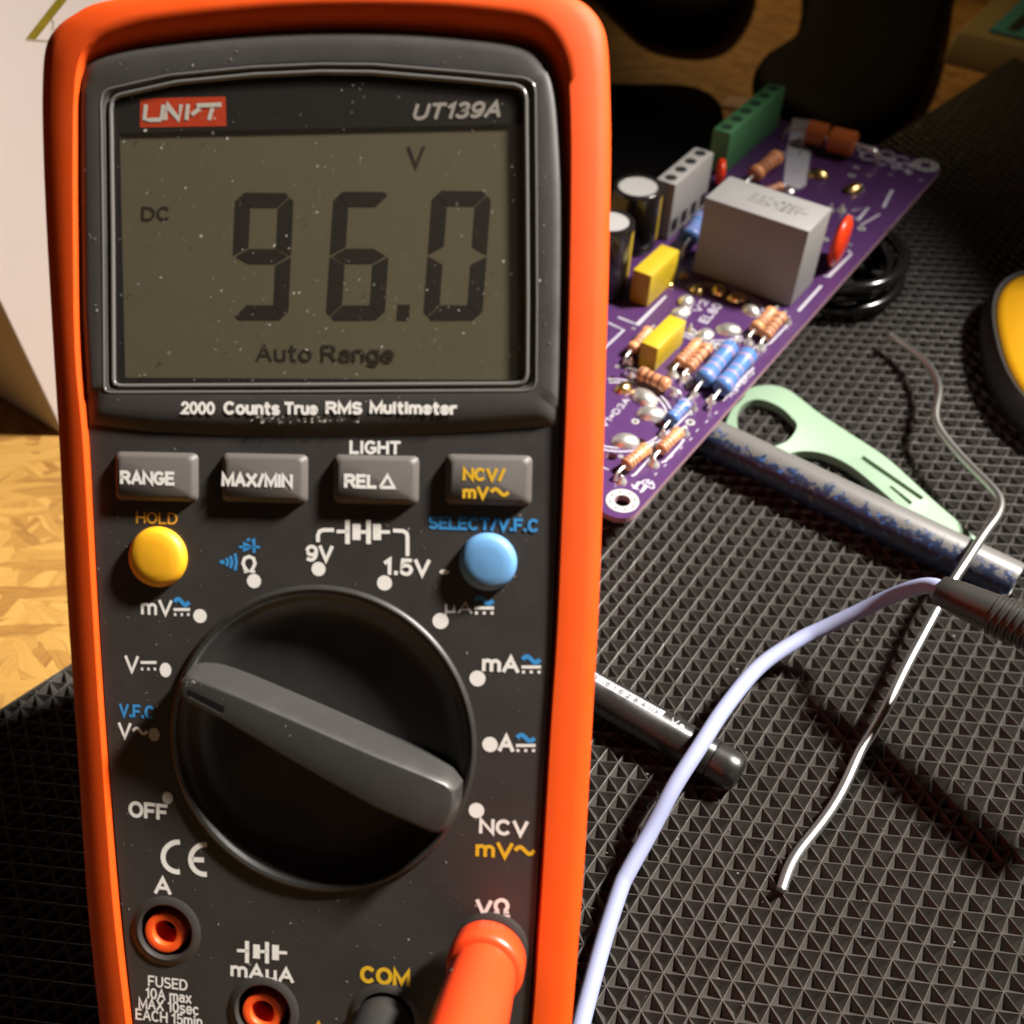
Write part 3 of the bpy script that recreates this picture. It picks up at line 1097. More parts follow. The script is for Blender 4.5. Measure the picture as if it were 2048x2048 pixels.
angs = np.linspace(0, 2 * math.pi, 360, endpoint=False)
Ho = [cast(hout, hc, t) for t in angs]
Hw = [cast(win, hc, t) for t in angs]
hs = MB('housing')
rings = []
for (kind, f, z) in (('o', 0.0, -.12), ('o', 0.0, 0.0), ('s', 1.0, .065), ('s', 1.6, .085), ('s', 2.4, .095), ('w', .78, .095), ('w', .90, .088), ('w', .97, .05), ('w', 1.0, .03), ('w', 1.02, -.06)):
    r_ = []
    for t, o_, w_ in zip(angs, Ho, Hw):
        L_ = np.linalg.norm(w_ - o_)
        below = o_[1] < F(640, 800)[1]
        sl = 0.17 if below else (0.07 if o_[1] < F(640, 150)[1] else 0.10)
        if kind == 'o':
            q = o_
        elif kind == 's':
            q = o_ + (w_ - o_) * min(sl * f / L_, .75)
        else:
            ff = 1 - (1 - f) * 0.65 / max(L_, .3) if f < 1 else f
            q = o_ + (w_ - o_) * ff
        r_.append((q[0], q[1], z))
    rings.append(r_)
hs.rings(rings, 'housing')
ftext(hs, '2000', 362, 803, 430, 829, W, z=.099, bold=.035)
ftext(hs, 'Counts', 447, 803, 560, 830, W, z=.099, bold=.04)
ftext(hs, 'True', 568, 804, 636, 830, W, z=.099, bold=.04)
ftext(hs, 'RMS', 651, 803, 725, 829, W, z=.099, bold=.045)
ftext(hs, 'Multimeter', 739, 803, 915, 829, W, z=.099, bold=.045)
HSx = [tuple(q) for q in Hw]
specks(hs, 330, 165, 1125, 66, 850, 0.101, 1.2, 3.2, lambda x, y: not (inside(F(x, y, .2), [(q[0], q[1]) for q in rings[4]]) and not inside(F(x, y, .2), [(q[0], q[1]) for q in rings[5]])), frac=.3)
specks(hs, 60, 500, 720, 832, 846, 0.097, 1.5, 3.5, None, frac=.4)
hs.obj('display_housing', meter, smooth=40, off=OFF, recalc=False)

# window: mask plate, liquid crystal, clear bead, pane
lcdq = [F(239, 266), F(1053, 248), F(1047, 766), F(249, 757)]
mk = MB('mask')
mz = 0.035
maskin = [F(239, 266, mz), F(1053, 248, mz), F(1048, 760, mz), F(250, 755, mz)]
mk.cdt([tuple(q) for q in win], [maskin[::-1]], lambda x, y: (x, y, mz))
n4 = [(q[0], q[1]) for q in maskin]
mk.rings([[(x, y, mz) for x, y in n4], [(x, y, -.02) for x, y in n4]], 'mask')
mk.poly([F3(280, 197, mz + .003), F3(451, 193, mz + .003), F3(453, 252, mz + .003), F3(280, 255, mz + .003)][::-1], 'badge')


def mtext(txt, x0, y0, x1, y1, m, **k):
    ftext(mk, txt, x0, y0, x1, y1, m, z=mz + .006, **k)


for pts in ([(292, 209), (289, 238), (300, 240), (323, 239)], [(327, 209), (323, 240)], [(331, 240), (334, 210), (358, 239), (362, 209)], [(376, 208), (373, 240)], [(383, 229), (400, 217)], [(393, 211), (443, 209)], [(426, 212), (418, 240)]):
    fstroke(mk, pts, 8.5, W, z=mz + .006 + .0006 * len(mk.f) % .004)
mtext('UT139A', 826, 204, 1001, 238, 'grey_and_shaded_print', bold=.03, shear=.22, slope=.012)
mk.obj('window_mask', meter, smooth=0, off=OFF, recalc=False)

lc = MB('lcd')
lx = [F(225, 252), F(1065, 236), F(1062, 780), F(232, 775)]
lc.poly([(x, y, .008) for x, y in lx][::-1], 'lcd')
ftext(lc, 'DC', 283, 413, 338, 442, 'segment_soft', z=.012)
ftext(lc, 'V', 814, 292, 850, 337, 'segment_soft', z=.012, bold=.004)
ftext(lc, 'Auto Range', 512, 690, 789, 732, 'segment_soft', z=.012, bold=.012)
lcd = lc.obj('lcd', meter, smooth=0, off=OFF, recalc=False)


def inset(P, g):
    P = [np.array(q, float) for q in P]
    n = len(P)
    area = sum(P[i][0] * P[(i + 1) % n][1] - P[(i + 1) % n][0] * P[i][1] for i in range(n))
    if area < 0:
        P = P[::-1]
    out = []
    for i in range(n):
        a, e, c = P[i - 1], P[i], P[(i + 1) % n]
        d1, d2 = (e - a) / np.linalg.norm(e - a), (c - e) / np.linalg.norm(c - e)
        n1, n2 = np.array([-d1[1], d1[0]]), np.array([-d2[1], d2[0]])
        k = 1 + n1 @ n2
        out.append(e + (n1 + n2) * g / k)
    return out


def seven(segs, tl, tr, br, bl, tp, gap=1.6):
    """seven-segment figure; corners and stroke in photo pixels mapped through the front plane"""
    Wd, Hh = 100.0, 220.0
    t_ = tp
    c = t_ * .55
    H2 = Hh / 2
    S = {'a': [(c / 2, Hh - c / 2), (c, Hh), (Wd - c, Hh), (Wd - c / 2, Hh - c / 2), (Wd - t_, Hh - t_), (t_, Hh - t_)],
         'f': [(0, Hh - c), (c / 2, Hh - c / 2), (t_, Hh - t_), (t_, H2 + t_ * .55), (0, H2)],
         'b': [(Wd, Hh - c), (Wd - c / 2, Hh - c / 2), (Wd - t_, Hh - t_), (Wd - t_, H2 + t_ * .55), (Wd, H2)],
         'e': [(0, c), (c / 2, c / 2), (t_, t_), (t_, H2 - t_ * .55), (0, H2)],
         'c': [(Wd, c), (Wd - c / 2, c / 2), (Wd - t_, t_), (Wd - t_, H2 - t_ * .55), (Wd, H2)],
         'd': [(c / 2, c / 2), (c, 0), (Wd - c, 0), (Wd - c / 2, c / 2), (Wd - t_, t_), (t_, t_)],
         'g': [(4, H2), (t_, H2 + t_ / 2), (Wd - t_, H2 + t_ / 2), (Wd - 4, H2), (Wd - t_, H2 - t_ / 2), (t_, H2 - t_ / 2)]}
    mb = MB('segment')
    for s_ in segs:
        q = []
        for x, y in inset(S[s_], gap / 2):
            u, v = x / Wd, y / Hh
            px = (bl[0] * (1 - u) + br[0] * u) * (1 - v) + (tl[0] * (1 - u) + tr[0] * u) * v
            py = (bl[1] * (1 - u) + br[1] * u) * (1 - v) + (tl[1] * (1 - u) + tr[1] * u) * v
            q.append(F3(px, py, .012))
        mb.poly(q)
    return mb


for segs, q in (('abcdfg', ((471, 384), (589, 385), (577, 641), (460, 641))), ('afedcg', ((668, 382), (786, 383), (770, 641), (651, 642))), ('abcdef', ((865, 380), (984, 382), (965, 641), (846, 642)))):
    mb = seven(segs, *q, 27)
    mb.obj('digit', lcd, smooth=0, off=OFF, recalc=False)
dpm = MB('segment')
dpm.poly([F3(796, 609, .012), F3(820, 609, .012), F3(818, 641, .012), F3(794, 641, .012)][::-1])
dpm.obj('decimal_point', lcd, smooth=0, off=OFF, recalc=False)

gl = MB('glass')
wi = [hc + (q - hc) * 1.0 for q in Hw]
gl.rings([[(q[0], q[1], .046) for q in wi], [(q[0], q[1], .058) for q in wi]], 'glass', True, True, True)
specks(gl, 260, 228, 1050, 160, 768, 0.061, .9, 2.5, None, frac=.35)
specks(gl, 60, 420, 900, 560, 720, 0.061, 1.0, 3.0, None, frac=.4)
gl.obj('screen_window', meter, smooth=0, off=OFF, recalc=False)
be = MB('rim')


def bead(f, z, r):
    pts = [(hc + (q - hc) * f) for q in Hw]
    n = len(pts)
    rs = []
    for a in np.linspace(0, 2 * math.pi, 10, endpoint=False):
        ring = []
        for i in range(n):
            tt = pts[(i + 1) % n] - pts[i - 1]
            tt /= np.linalg.norm(tt)
            nn = np.array([tt[1], -tt[0]])
            q = pts[i] + nn * r * math.cos(a)
            ring.append((q[0], q[1], z + r * math.sin(a)))
        rs.append(ring)
    rs.append(rs[0])
    be.rings(rs, 'rim')


bead(.992, .062, .034)
bead(1.036, .078, .024)
be.obj('window_rim', meter, smooth=60, off=OFF)

# buttons
BZ = 0.115


def pushbutton(x0, y0, x1, y1, texts):
    mb = MB('button')
    a, e = F(x0, y1, BZ), F(x1, y0, BZ)
    c = ((a[0] + e[0]) / 2, (a[1] + e[1]) / 2)
    hw, hh = (e[0] - a[0]) / 2, (e[1] - a[1]) / 2

    def rr(w_, h_, r, z, n=6):
        out = []
        for sx, sy, a0 in ((1, 1, 0), (-1, 1, 90), (-1, -1, 180), (1, -1, 270)):
            for k in range(n + 1):
                t = math.radians(a0 + 90 * k / n)
                out.append((c[0] + sx * (w_ - r) + r * math.cos(t), c[1] + sy * (h_ - r) + r * math.sin(t), z))
        return out
    mb.rings([rr(hw + .015, hh + .015, .09, -.01), rr(hw, hh, .085, BZ - .10), rr(hw - .035, hh - .03, .08, BZ - .03), rr(hw - .085, hh - .075, .06, BZ)], 'button', True, False, True)
    for tx in texts:
        if tx[0] == 'tri':
            q = tx[1]
            fstroke(mb, q + [q[0]], 6, W, z=BZ + .004)
        elif tx[0] == 'tilde':
            fstroke(mb, tilde(*tx[1]), 7, 'yellow_print', z=BZ + .004)
        else:
            ftext(mb, tx[0], *tx[1], tx[2], z=BZ + .004, bold=.04)
    return mb.obj('push_button', meter, smooth=50, off=OFF, recalc=False)


pushbutton(226, 908, 390, 1000, [('RANGE', (240, 942, 350, 970), W)])
pushbutton(440, 911, 611, 1003, [('MAX/MIN', (443, 946, 586, 975), W)])
pushbutton(664, 914, 835, 1006, [('REL', (688, 948, 754, 977), W), ('tri', [(760, 975), (775, 951), (788, 975)])])
pushbutton(889, 913, 1063, 1008, [('NCV/', (925, 935, 1011, 963), 'yellow_print'), ('mV', (925, 972, 978, 998), 'yellow_print'), ('tilde', (982, 1017, 984, 6))])


def roundbutton(x, y, r, m):
    mb = MB(m)
    z = .12
    c = F(x, y, z)
    rr = r * pxk(x, y, z)
    mb.lathe((c[0], c[1], 0), (0, 0, 1), [(rr * 1.03, -.02), (rr * 1.0, z - .10), (rr * .97, z - .05), (rr * .90, z - .01), (rr * .78, z + .015), (rr * .5, z + .03), (0.01, z + .035)], 48, m, cap0=False)
    mb.obj('round_button', meter, smooth=70, off=OFF)


roundbutton(310, 1116, 58, 'yellow_btn')
roundbutton(974, 1126, 58, 'blue_btn')

# dial
dl = MB('dial')
prof = [(DR * 1.0, -.05), (DR * 1.0, .02), (DR * .992, .05), (DR * .975, .065), (DR * .955, .05), (DR * .945, .0), (DR * .93, -.03), (DR * .91, -.045), (DR * .885, -.08), (DR * .85, -.15), (DR * .80, -.20), (DR * .72, -.225), (DR * .5, -.235), (0.01, -.24)]
dl.lathe((dc[0], dc[1], 0), (0, 0, 1), prof, 128, 'dial', cap0=False)
specks(dl, 0, 0, 1, 0, 1, 0, 1, 1)
dial = dl.obj('dial', meter, smooth=40, off=OFF, recalc=False)
hd = MB('handle')
HZ = .42
top = [(372, 1357), (384, 1357), (470, 1391), (600, 1447), (750, 1513), (850, 1553), (890, 1570), (905, 1585), (904, 1615), (893, 1650), (880, 1664), (862, 1663), (750, 1614), (600, 1530), (450, 1441), (380, 1405), (364, 1392), (362, 1370)]
tp = [np.array(F(x, y, HZ)) for x, y in top]
tc_ = sum(tp) / len(tp)
tl_ = [q + (q - tc_) / np.linalg.norm(q - tc_) * .03 for q in tp]
n_ = len(tp)


def offs(P, d):
    return inset(P, -d) if True else P


tpo = [np.array(q) for q in tp]
ar = sum(tpo[i][0] * tpo[(i + 1) % n_][1] - tpo[(i + 1) % n_][0] * tpo[i][1] for i in range(n_))
if ar < 0:
    tpo = tpo[::-1]
r0, r1, r2, r3 = inset(tpo, .025), tpo, inset(tpo, -.05), inset(tpo, -.16)
hd.rings([[(q[0], q[1], -.30) for q in r3], [(q[0], q[1], HZ - .10) for q in r2], [(q[0], q[1], HZ - .018) for q in inset(tpo, -.006)], [(q[0], q[1], HZ - .003) for q in inset(tpo, .006)], [(q[0], q[1], HZ) for q in inset(tpo, .02)]], 'handle', True, False, True)
# index slot near the tip, its shade painted flat black, rim line paler
hd.poly([F3(*q, HZ + .003) for q in [(374, 1381), (378, 1379), (449, 1414), (447, 1424), (440, 1425), (376, 1391)]][::-1], 'matte_black')
fstroke(hd, [(377, 1393), (441, 1427)], 3, 'button', z=HZ + .002)
specks(hd, 26, 380, 870, 1370, 1660, HZ + .003, 1, 2.2, lambda x, y: not inside(F(x, y, HZ), [tuple(q) for q in r0]), frac=.4)
specks(hd, 40, 372, 440, 1352, 1372, HZ + .003, 1, 2.4, lambda x, y: not inside(F(x, y, HZ), [tuple(q) for q in r0]), frac=.5)
hd.obj('pointer_handle', dial, smooth=40, off=OFF, recalc=False)

# jacks with red inserts
for (x, y, r) in jacks:
    c = F(x, y)
    k = pxk(x, y)
    full = (x < 600)
    sk = MB('jack')
    if full:
        c2 = F(x - 3, y + 4, -.03)
        sk.lathe((c2[0], c2[1], -.375), (0, 0, 1), [(41 * k, -.1), (41 * k, .30), (39 * k, .34), (34 * k, .35), (25 * k, .34), (21 * k, .28), (20 * k, -.1)], 40, 'jack', cap0=False, cap1=False)
        sk.lathe((c2[0], c2[1], -.58), (0, 0, 1), [(21 * k, 0), (.01, .0)], 24, 'black', cap0=False, cap1=False)
    else:
        sk.lathe((c[0], c[1], -.5), (0, 0, 1), [(50 * k, -.1), (50 * k, .18), (47 * k, .21), (38 * k, .21), (37 * k, -.1)], 40, 'black' if x < 900 else 'jack', cap0=False, cap1=False)
    sk.obj('jack_socket', meter, smooth=40, off=OFF)

# fold-out stand behind, widened to block light from the left of the mat
sd = MB('orange')
py = F(660, 700)[1]
a0 = np.array([0, py, 0.0])
wtop = np.array(MW @ Vector((0.2, py, 0.0)))
wfoot = np.array([wtop[0] - 0.1, wtop[1] + 1.4, 0.03])
MI = MW.inverted()
lt, lf = np.array(MI @ Vector(wtop)), np.array(MI @ Vector(wfoot))
dirv = (lf - lt) / np.linalg.norm(lf - lt)
sd.box((lt + lf) / 2, (3.1, np.linalg.norm(lf - lt) / 2, .13), [np.array([1, 0, 0]), dirv, np.cross([1, 0, 0], dirv)])
sd.obj('kickstand', meter, smooth=30, bevel=.05)

# ------------------------------------------------------------------ plugs in the meter's sockets


def plug(name, label, x, y, prof, m, extra=None):
    c = F(x, y, 0)
    base = MW @ Vector((c[0], c[1], THICK - .3))
    o = thing(name, label, 'plug', mw=Matrix.Translation(base) @ MW.to_3x3().to_4x4(), group='test lead plugs in the sockets')
    if m == 'red_plug':
        o.matrix_world = o.matrix_world @ RED_TILT
    for nm, pr in prof:
        mb = MB(m)
        mb.lathe((0, 0, .3), (0, 0, 1), pr, 48, m)
        q = mb.obj(nm, o, smooth=50)
    return o


RED_TILT = Matrix.Rotation(math.radians(-3.5), 4, 'Y') @ Matrix.Rotation(math.radians(2), 4, 'X')
red = plug('test_lead_plug', 'bright orange-red ribbed plug pushed into the right-hand socket of the meter', 983, 1896,
           [('shaft', [(.29, -.45), (.31, .16)]),
            ('flange', [(.34, .14), (.48, .16), (.525, .22), (.53, .52), (.515, .60), (.47, .63), (.42, .64)]),
            ('grip', [(.41, .60), (.435, .66)] + [(.44 + .03 * math.sin(min(1.57, q * .05)) + (.004 if q % 2 else 0), .70 + q * .045) for q in range(48)] + [(.42, 2.95), (.34, 3.3), (.2, 3.6)])], 'red_plug')
for (ang, zz, r) in ((158, .46, .05), (140, 1.18, .035)):
    t = math.radians(ang)
    c = np.array([math.cos(t) * .51 if zz < .8 else math.cos(t) * .45, math.sin(t) * .51 if zz < .8 else math.sin(t) * .45, zz + .3])
    nm = MB('black')
    nm.lathe(c, (math.cos(t), math.sin(t), 0), [(r, -.05), (r, .018)], 14)
    nm.obj('grip_hole', red, smooth=30)
blk = plug('test_lead_plug', 'black plug pushed into the middle socket below the yellow COM mark', 770, 2040,
           [('shaft', [(.30, -.45), (.31, .05)]), ('grip', [(.30, .03), (.38, .06), (.42, .13), (.43, .3), (.42, .8), (.41, 1.6), (.38, 2.4), (.3, 3.0)])], 'black_plug')

# ------------------------------------------------------------------ purple circuit board
HB = 1.4
e0, e1 = at(1276, 1022, HB), at(1883, 338, HB)
U = (e1 - e0) / np.linalg.norm(e1 - e0)
V = np.array([U[1], -U[0], 0.0])
ZA = np.array([0, 0, 1.0])
UV = [U, V, ZA]


def uv(P):
    d = np.array(P) - e0
    return np.array([d @ U, d @ V])


def fromuv(u, v, z):
    q = e0 + U * u + V * v
    return np.array([q[0], q[1], z])


def hgt(b, ypx):
    lo, hi = b[2] - 1, b[2] + 12
    for _ in range(50):
        mid = (lo + hi) / 2
        if proj((b[0], b[1], mid))[1] > ypx:
            lo = mid
        else:
            hi = mid
    return lo


u0 = uv(at(1207, 1025, HB))[0]
u1 = np.linalg.norm(e1 - e0) + .25
BW = 6.45
board = thing('circuit_board', 'purple circuit board crowded with soldered resistors and capacitors behind the multimeter', 'circuit board', loc=tuple(fromuv((u0 + u1) / 2, -BW / 2, HB - .16)))
BOFF = tuple(board.location)


def bobj(mb, name, smooth=40, bevel=0.0, parent=None, recalc=True, label=None):
    o = mb.obj(name, parent or board, smooth=smooth, bevel=bevel, off=BOFF, recalc=recalc)
    if label:
        o['label'] = label
    return o


def rrect(ua, ub, va, vb, r, z, n=7):
    out = []
    for cu, cv, a in ((ub - r, vb - r, 0), (ua + r, vb - r, 90), (ua + r, va + r, 180), (ub - r, va + r, 270)):
        for k in range(n + 1):
            t = math.radians(a + 90 * k / n)
            out.append(fromuv(cu + r * math.cos(t), cv + r * math.sin(t), z))
    return out


# drilled holes seen in the board
hole_px = [(1245, 1002, 16), (1224, 758, 9), (1325, 801, 9), (1319, 848, 10), (1280, 884, 11), (1223, 913, 11)]


def kx(P):
    return (CR @ (np.array(P) - CAM))[2] / FOC


bd = MB('pcb')
o_top, o_bot = rrect(u0, u1, -BW, 0, .45, HB), rrect(u0, u1, -BW, 0, .45, HB - .16)
hl = []
for x, y, r in hole_px:
    c = at(x, y, HB)
    hl.append([(c[0] + math.cos(t) * r * kx(c), c[1] + math.sin(t) * r * kx(c)) for t in np.linspace(0, 2 * math.pi, 24, endpoint=False)])
bd.cdt([(q[0], q[1]) for q in o_top], hl, lambda x, y: (x, y, HB), 'pcb')
bd.cdt([(q[0], q[1]) for q in o_bot], hl, lambda x, y: (x, y, HB - .16), 'pcb')
bd.rings([o_bot, o_top], 'pcb_edge')
for L_ in hl:
    bd.rings([[(x, y, HB) for x, y in L_], [(x, y, HB - .16) for x, y in L_]], 'pcb_edge')
# silkscreen printing on the board
SZ = HB + .004


def bp(x, y):
    return at(x, y, SZ)


def bstroke(pts, wpx, m='silk', closed=False):
    P = [bp(*q) for q in pts]
    bd.ribbon(P, wpx * kx(P[0]), m, closed=closed)


def btext(txt, x0, y0, x1, y1, hpx, m='silk', bold=.03, flip=False):
    """letters lying on the board along the line of the two pixels, of a given height"""
    a, b_ = bp(x0, y0), bp(x1, y1)
    d = b_ - a
    ln = np.linalg.norm(d)
    d /= ln
    nrm = np.cross(ZA, d)
    vs, fs = lettering(txt, ln, hpx * kx(a), .17)
    bd.add([a + d * q[0] + nrm * q[1] + ZA * .0004 * q[2] for q in vs], fs, m)


btext('V1=D3A', 1211, 856, 1262, 800, 15)
btext('V2', 1399, 626, 1419, 603, 17)
btext('EL80', 1414, 648, 1446, 612, 20)
btext('R9=8K0', 1464, 795, 1511, 745, 14)
btext('R6', 1250, 955, 1259, 945, 9)
btext('1', 1205, 960, 1218, 938, 16)
bstroke([(1236, 634), (1275, 649), (1332, 592)], 4.5)
bstroke([(1205, 700), (1248, 660), (1216, 645)], 4.5)
bstroke([(1263, 952), (1270, 949), (1306, 910), (1312, 905)], 4)
bstroke([(1323, 925), (1331, 922), (1362, 888), (1368, 878)], 4)
bstroke([(1341, 860), (1346, 857), (1378, 826), (1386, 819)], 4)
bstroke([(1436, 801), (1446, 801), (1456, 790), (1490, 752), (1508, 735)], 4)
bstroke([(1526, 692), (1541, 686), (1573, 652), (1577, 645)], 4)
bstroke([(1597, 622), (1643, 571)], 6)
bstroke([(1648, 552), (1657, 553), (1703, 508), (1696, 500)], 4)
bstroke([(1694, 428), (1716, 440), (1737, 415), (1704, 421)], 4)
bstroke([(1722, 450), (1760, 428)], 4)
bstroke([(1767, 415), (1778, 392), (1785, 380)], 6)
for k in range(9):
    x, y = 1290 + k * 17 + (k % 3) * 2, 968 - k * 17.5
    bstroke([(x, y), (x + 5, y - 5)], 2)
# tube socket circles: double rings
for (cx, cy, rpx, a0, a1) in ((1233, 828, 100, -40, 200), (1425, 625, 92, -60, 220)):
    c = at(cx, cy, SZ)
    r = rpx * kx(c)
    for rr_ in (r, r * 1.10):
        bd.ribbon([fromuv(*(uv(c) + np.array([math.cos(t), math.sin(t)]) * rr_), SZ) for t in np.radians(np.linspace(a0, a1, 40))], 3.5 * kx(c), 'silk')
# tinned via rings and test points scattered over the copper
rv = random.Random(5)
for k in range(46):
    u_, v_ = rv.uniform(.5, u1 - .8), -rv.uniform(.25, 5.9)
    c = fromuv(u_, v_, SZ)
    r_ = rv.choice((.05, .06, .06, .10, .12))
    n1 = 12
    ou = [(c[0] + math.cos(t) * r_, c[1] + math.sin(t) * r_, SZ + .003) for t in np.linspace(0, 6.2832, n1, endpoint=False)]
    bd.poly(ou, 'white_ring')
    bd.poly([(c[0] + math.cos(t) * r_ * .5, c[1] + math.sin(t) * r_ * .5, SZ + .006) for t in np.linspace(0, 6.2832, 9, endpoint=False)], 'black')
# little winged emblem near the mounting hole
ecx = [(1265, 966), (1272, 975), (1280, 978), (1279, 962)]
for pts in ([(1264, 968), (1267, 976), (1278, 979)], [(1268, 975), (1277, 963)], [(1272, 976), (1281, 963)], [(1283, 965), (1290, 960), (1298, 960), (1295, 965), (1300, 968), (1304, 963), (1308, 970), (1307, 977), (1302, 976), (1283, 966)]):
    bstroke(pts, 3)
bd.poly([bp(1288, 971), bp(1295, 974), bp(1287, 983), bp(1279, 986), bp(1283, 978)], 'silk')
# printed pale patches and scrolls at the far end
bd.poly([bp(1585, 236), bp(1622, 240), bp(1606, 290), bp(1622, 300), bp(1612, 370), bp(1600, 378), bp(1566, 372), bp(1574, 300)], 'silk')
for k in range(12):
    t = k / 11
    c = at(1728 + 100 * t, 300 + 40 * t + 10 * math.sin(k * 2.1), SZ)
    r = (10 + 5 * math.sin(k * 1.7)) * kx(c)
    bd.ribbon([(c[0] + math.cos(a) * r, c[1] + math.sin(a) * r, SZ + .0004 * k) for a in np.radians(np.linspace(0, 300, 14))], 5 * kx(c), 'silk')
bobj(bd, 'board', smooth=0, recalc=False)

# tinned pads round the mounting holes
for (x, y, ro, ri) in ((1245, 1002, 33, 16), (1851, 331, 26, 11)):
    c = at(x, y, HB)
    k = kx(c)
    mb = MB('white_ring')
    dots = [[(c[0] + math.cos(t) * (ro + ri) / 2 * 1.02 * k + math.cos(s_) * 2.6 * k, c[1] + math.sin(t) * (ro + ri) / 2 * 1.02 * k + math.sin(s_) * 2.6 * k) for s_ in np.linspace(0, 6.28, 9)[:-1]] for t in np.linspace(.2, .2 + 2 * math.pi, 9)[:-1]]
    mb.cdt([(c[0] + math.cos(t) * ro * k, c[1] + math.sin(t) * ro * k) for t in np.linspace(0, 2 * math.pi, 48, endpoint=False)],
           [[(c[0] + math.cos(t) * ri * k, c[1] + math.sin(t) * ri * k) for t in np.linspace(0, 2 * math.pi, 32, endpoint=False)]] + dots, lambda X, Y: (X, Y, HB + .012), 'white_ring')
    for q in dots:
        mb.poly([(X, Y, HB + .006) for X, Y in q], 'black')
    bobj(mb, 'mounting_pad', smooth=0, recalc=False)


for su, sv in ((2.2, -2.4), (11.0, -2.6), (4.0, -5.6), (19.0, -3.2)):
    mb = MB('gold')
    q = fromuv(su, sv, 0.0)
    mb.lathe((q[0], q[1], .0), ZA, [(.28, .0), (.28, HB - .165)], 6, 'gold')
    bobj(mb, 'standoff', smooth=30)


def solder(x, y, r, hk=.75, m='solder', lean=(0, 0)):
    c = at(x, y, HB)
    k = kx(c)
    mb = MB(m)
    r_ = r * k
    ax = np.array([lean[0], lean[1], 1.0])
    mb.lathe(c, ax, [(r_ * 1.15, 0.0), (r_ * 1.12, .03), (r_ * 1.04, r_ * .3), (r_ * .88, r_ * .6 * hk / .75), (r_ * .6, r_ * .85 * hk / .75), (r_ * .28, r_ * .99 * hk / .75), (.003, r_ * 1.03 * hk / .75)], 16, m)
    a_ = rng.uniform(0, 6.28)
    d_ = np.array([math.cos(a_), math.sin(a_), 0])
    k_ = rng.uniform(.15, .5)
    mb.v = [tuple(np.array(p_) + d_ * float((np.array(p_) - c) @ d_) * k_ + np.array([0, 0, -(p_[2] - c[2]) * k_ * .6])) for p_ in mb.v]
    bobj(mb, 'solder_joint', smooth=70)


def pad(x, y, r):
    """flat ring of tin with a cut lead standing in it"""
    c = at(x, y, HB)
    k = kx(c)
    mb = MB('solder')
    mb.lathe(c, ZA, [(r * k, .0), (r * k, .012), (r * k * .6, .05), (r * k * .3, .14), (r * k * .18, .2), (.002, .21)], 14, 'solder')
    bobj(mb, 'solder_joint', smooth=60)


for x, y, r in ((1288, 797, 20), (1302, 830, 20), (1250, 884, 19), (1410, 672, 15), (1458, 662, 17), (1361, 627, 14), (1372, 605, 15), (1502, 622, 14)):
    solder(x, y, r, .8, lean=(rng.uniform(-.3, .3), rng.uniform(-.3, .3)))
for x, y, r in ((1247, 778, 14), (1392, 584, 12), (1437, 582, 13), (1474, 597, 13), (1636, 352, 15), (1706, 380, 15), (1335, 570, 9), (1367, 552, 8)):
    solder(x, y, r, .9, 'gold', lean=(rng.uniform(-.2, .5), rng.uniform(-.3, .3)))
for x, y, r in ((1261, 724, 10), (1380, 660, 9), (1347, 788, 9), (1262, 752, 9), (1347, 750, 12), (1374, 760, 13), (1389, 789, 9), (1422, 802, 11), (1327, 874, 10), (1370, 868, 10), (1302, 902, 10),
                (1307, 929, 13), (1242, 963, 12), (1575, 645, 9), (1497, 686, 11), (1521, 697, 12), (1579, 380, 11), (1683, 421, 10), (1660, 420, 9), (1388, 818, 8), (1670, 522, 7), (1720, 380, 9)):
    pad(x, y, r)


def resistor(xa, ya, xb, yb, rpx, m, bands, leads=True, dumb=True, name='resistor', label=None):
    a = at(xa, ya, HB)
    r = rpx * kx(a)
    z = HB + r + .05
    a, b_ = at(xa, ya, z), at(xb, yb, z)
    L_ = np.linalg.norm(b_ - a)
    d = (b_ - a) / L_
    mb = MB(m)
    bands = sorted(bands)
    hs_ = [0, .02, .07, .14, .2, .27, .5, .73, .8, .86, .93, .98, 1.0]
    edges = set(hs_)
    for t, wb, bm_ in bands:
        edges |= {t - wb / 2, t + wb / 2}
    edges = sorted(edges)

    def rad(t):
        e_ = min(t, 1 - t)
        if e_ <= 0:
            return r * .45
        if e_ < .07:
            return r * (.45 + .55 * math.sqrt(e_ / .07))
        if dumb:
            return r * (1.0 if e_ < .2 else 1.0 - .13 * min(1, (e_ - .2) / .07))
        return r
    ms = []
    for q, e_ in zip(edges[:-1], edges[1:]):
        mid = (q + e_) / 2
        mm = m
        for t, wb, bm_ in bands:
            if abs(mid - t) < wb / 2:
                mm = bm_
        ms.append(mm)
    mb.lathe(a, d, [(rad(t), t * L_) for t in edges], 20, m, ms=ms)
    if leads:
        for p0, s_ in ((a, -1), (b_, 1)):
            q1 = p0 + d * s_ * r * .6
            q2 = p0 + d * s_ * r * 1.5 - ZA * r * .15
            q3 = p0 + d * s_ * r * 1.9 - ZA * r * .6
            q4 = np.array([q3[0] + d[0] * s_ * .05, q3[1] + d[1] * s_ * .05, HB - .05])
            mb.tube(spline([p0, q1, q2, q3, q4], 4), max(.035, r * .17), 8, 'solder')
    return bobj(mb, name, smooth=50, label=label)


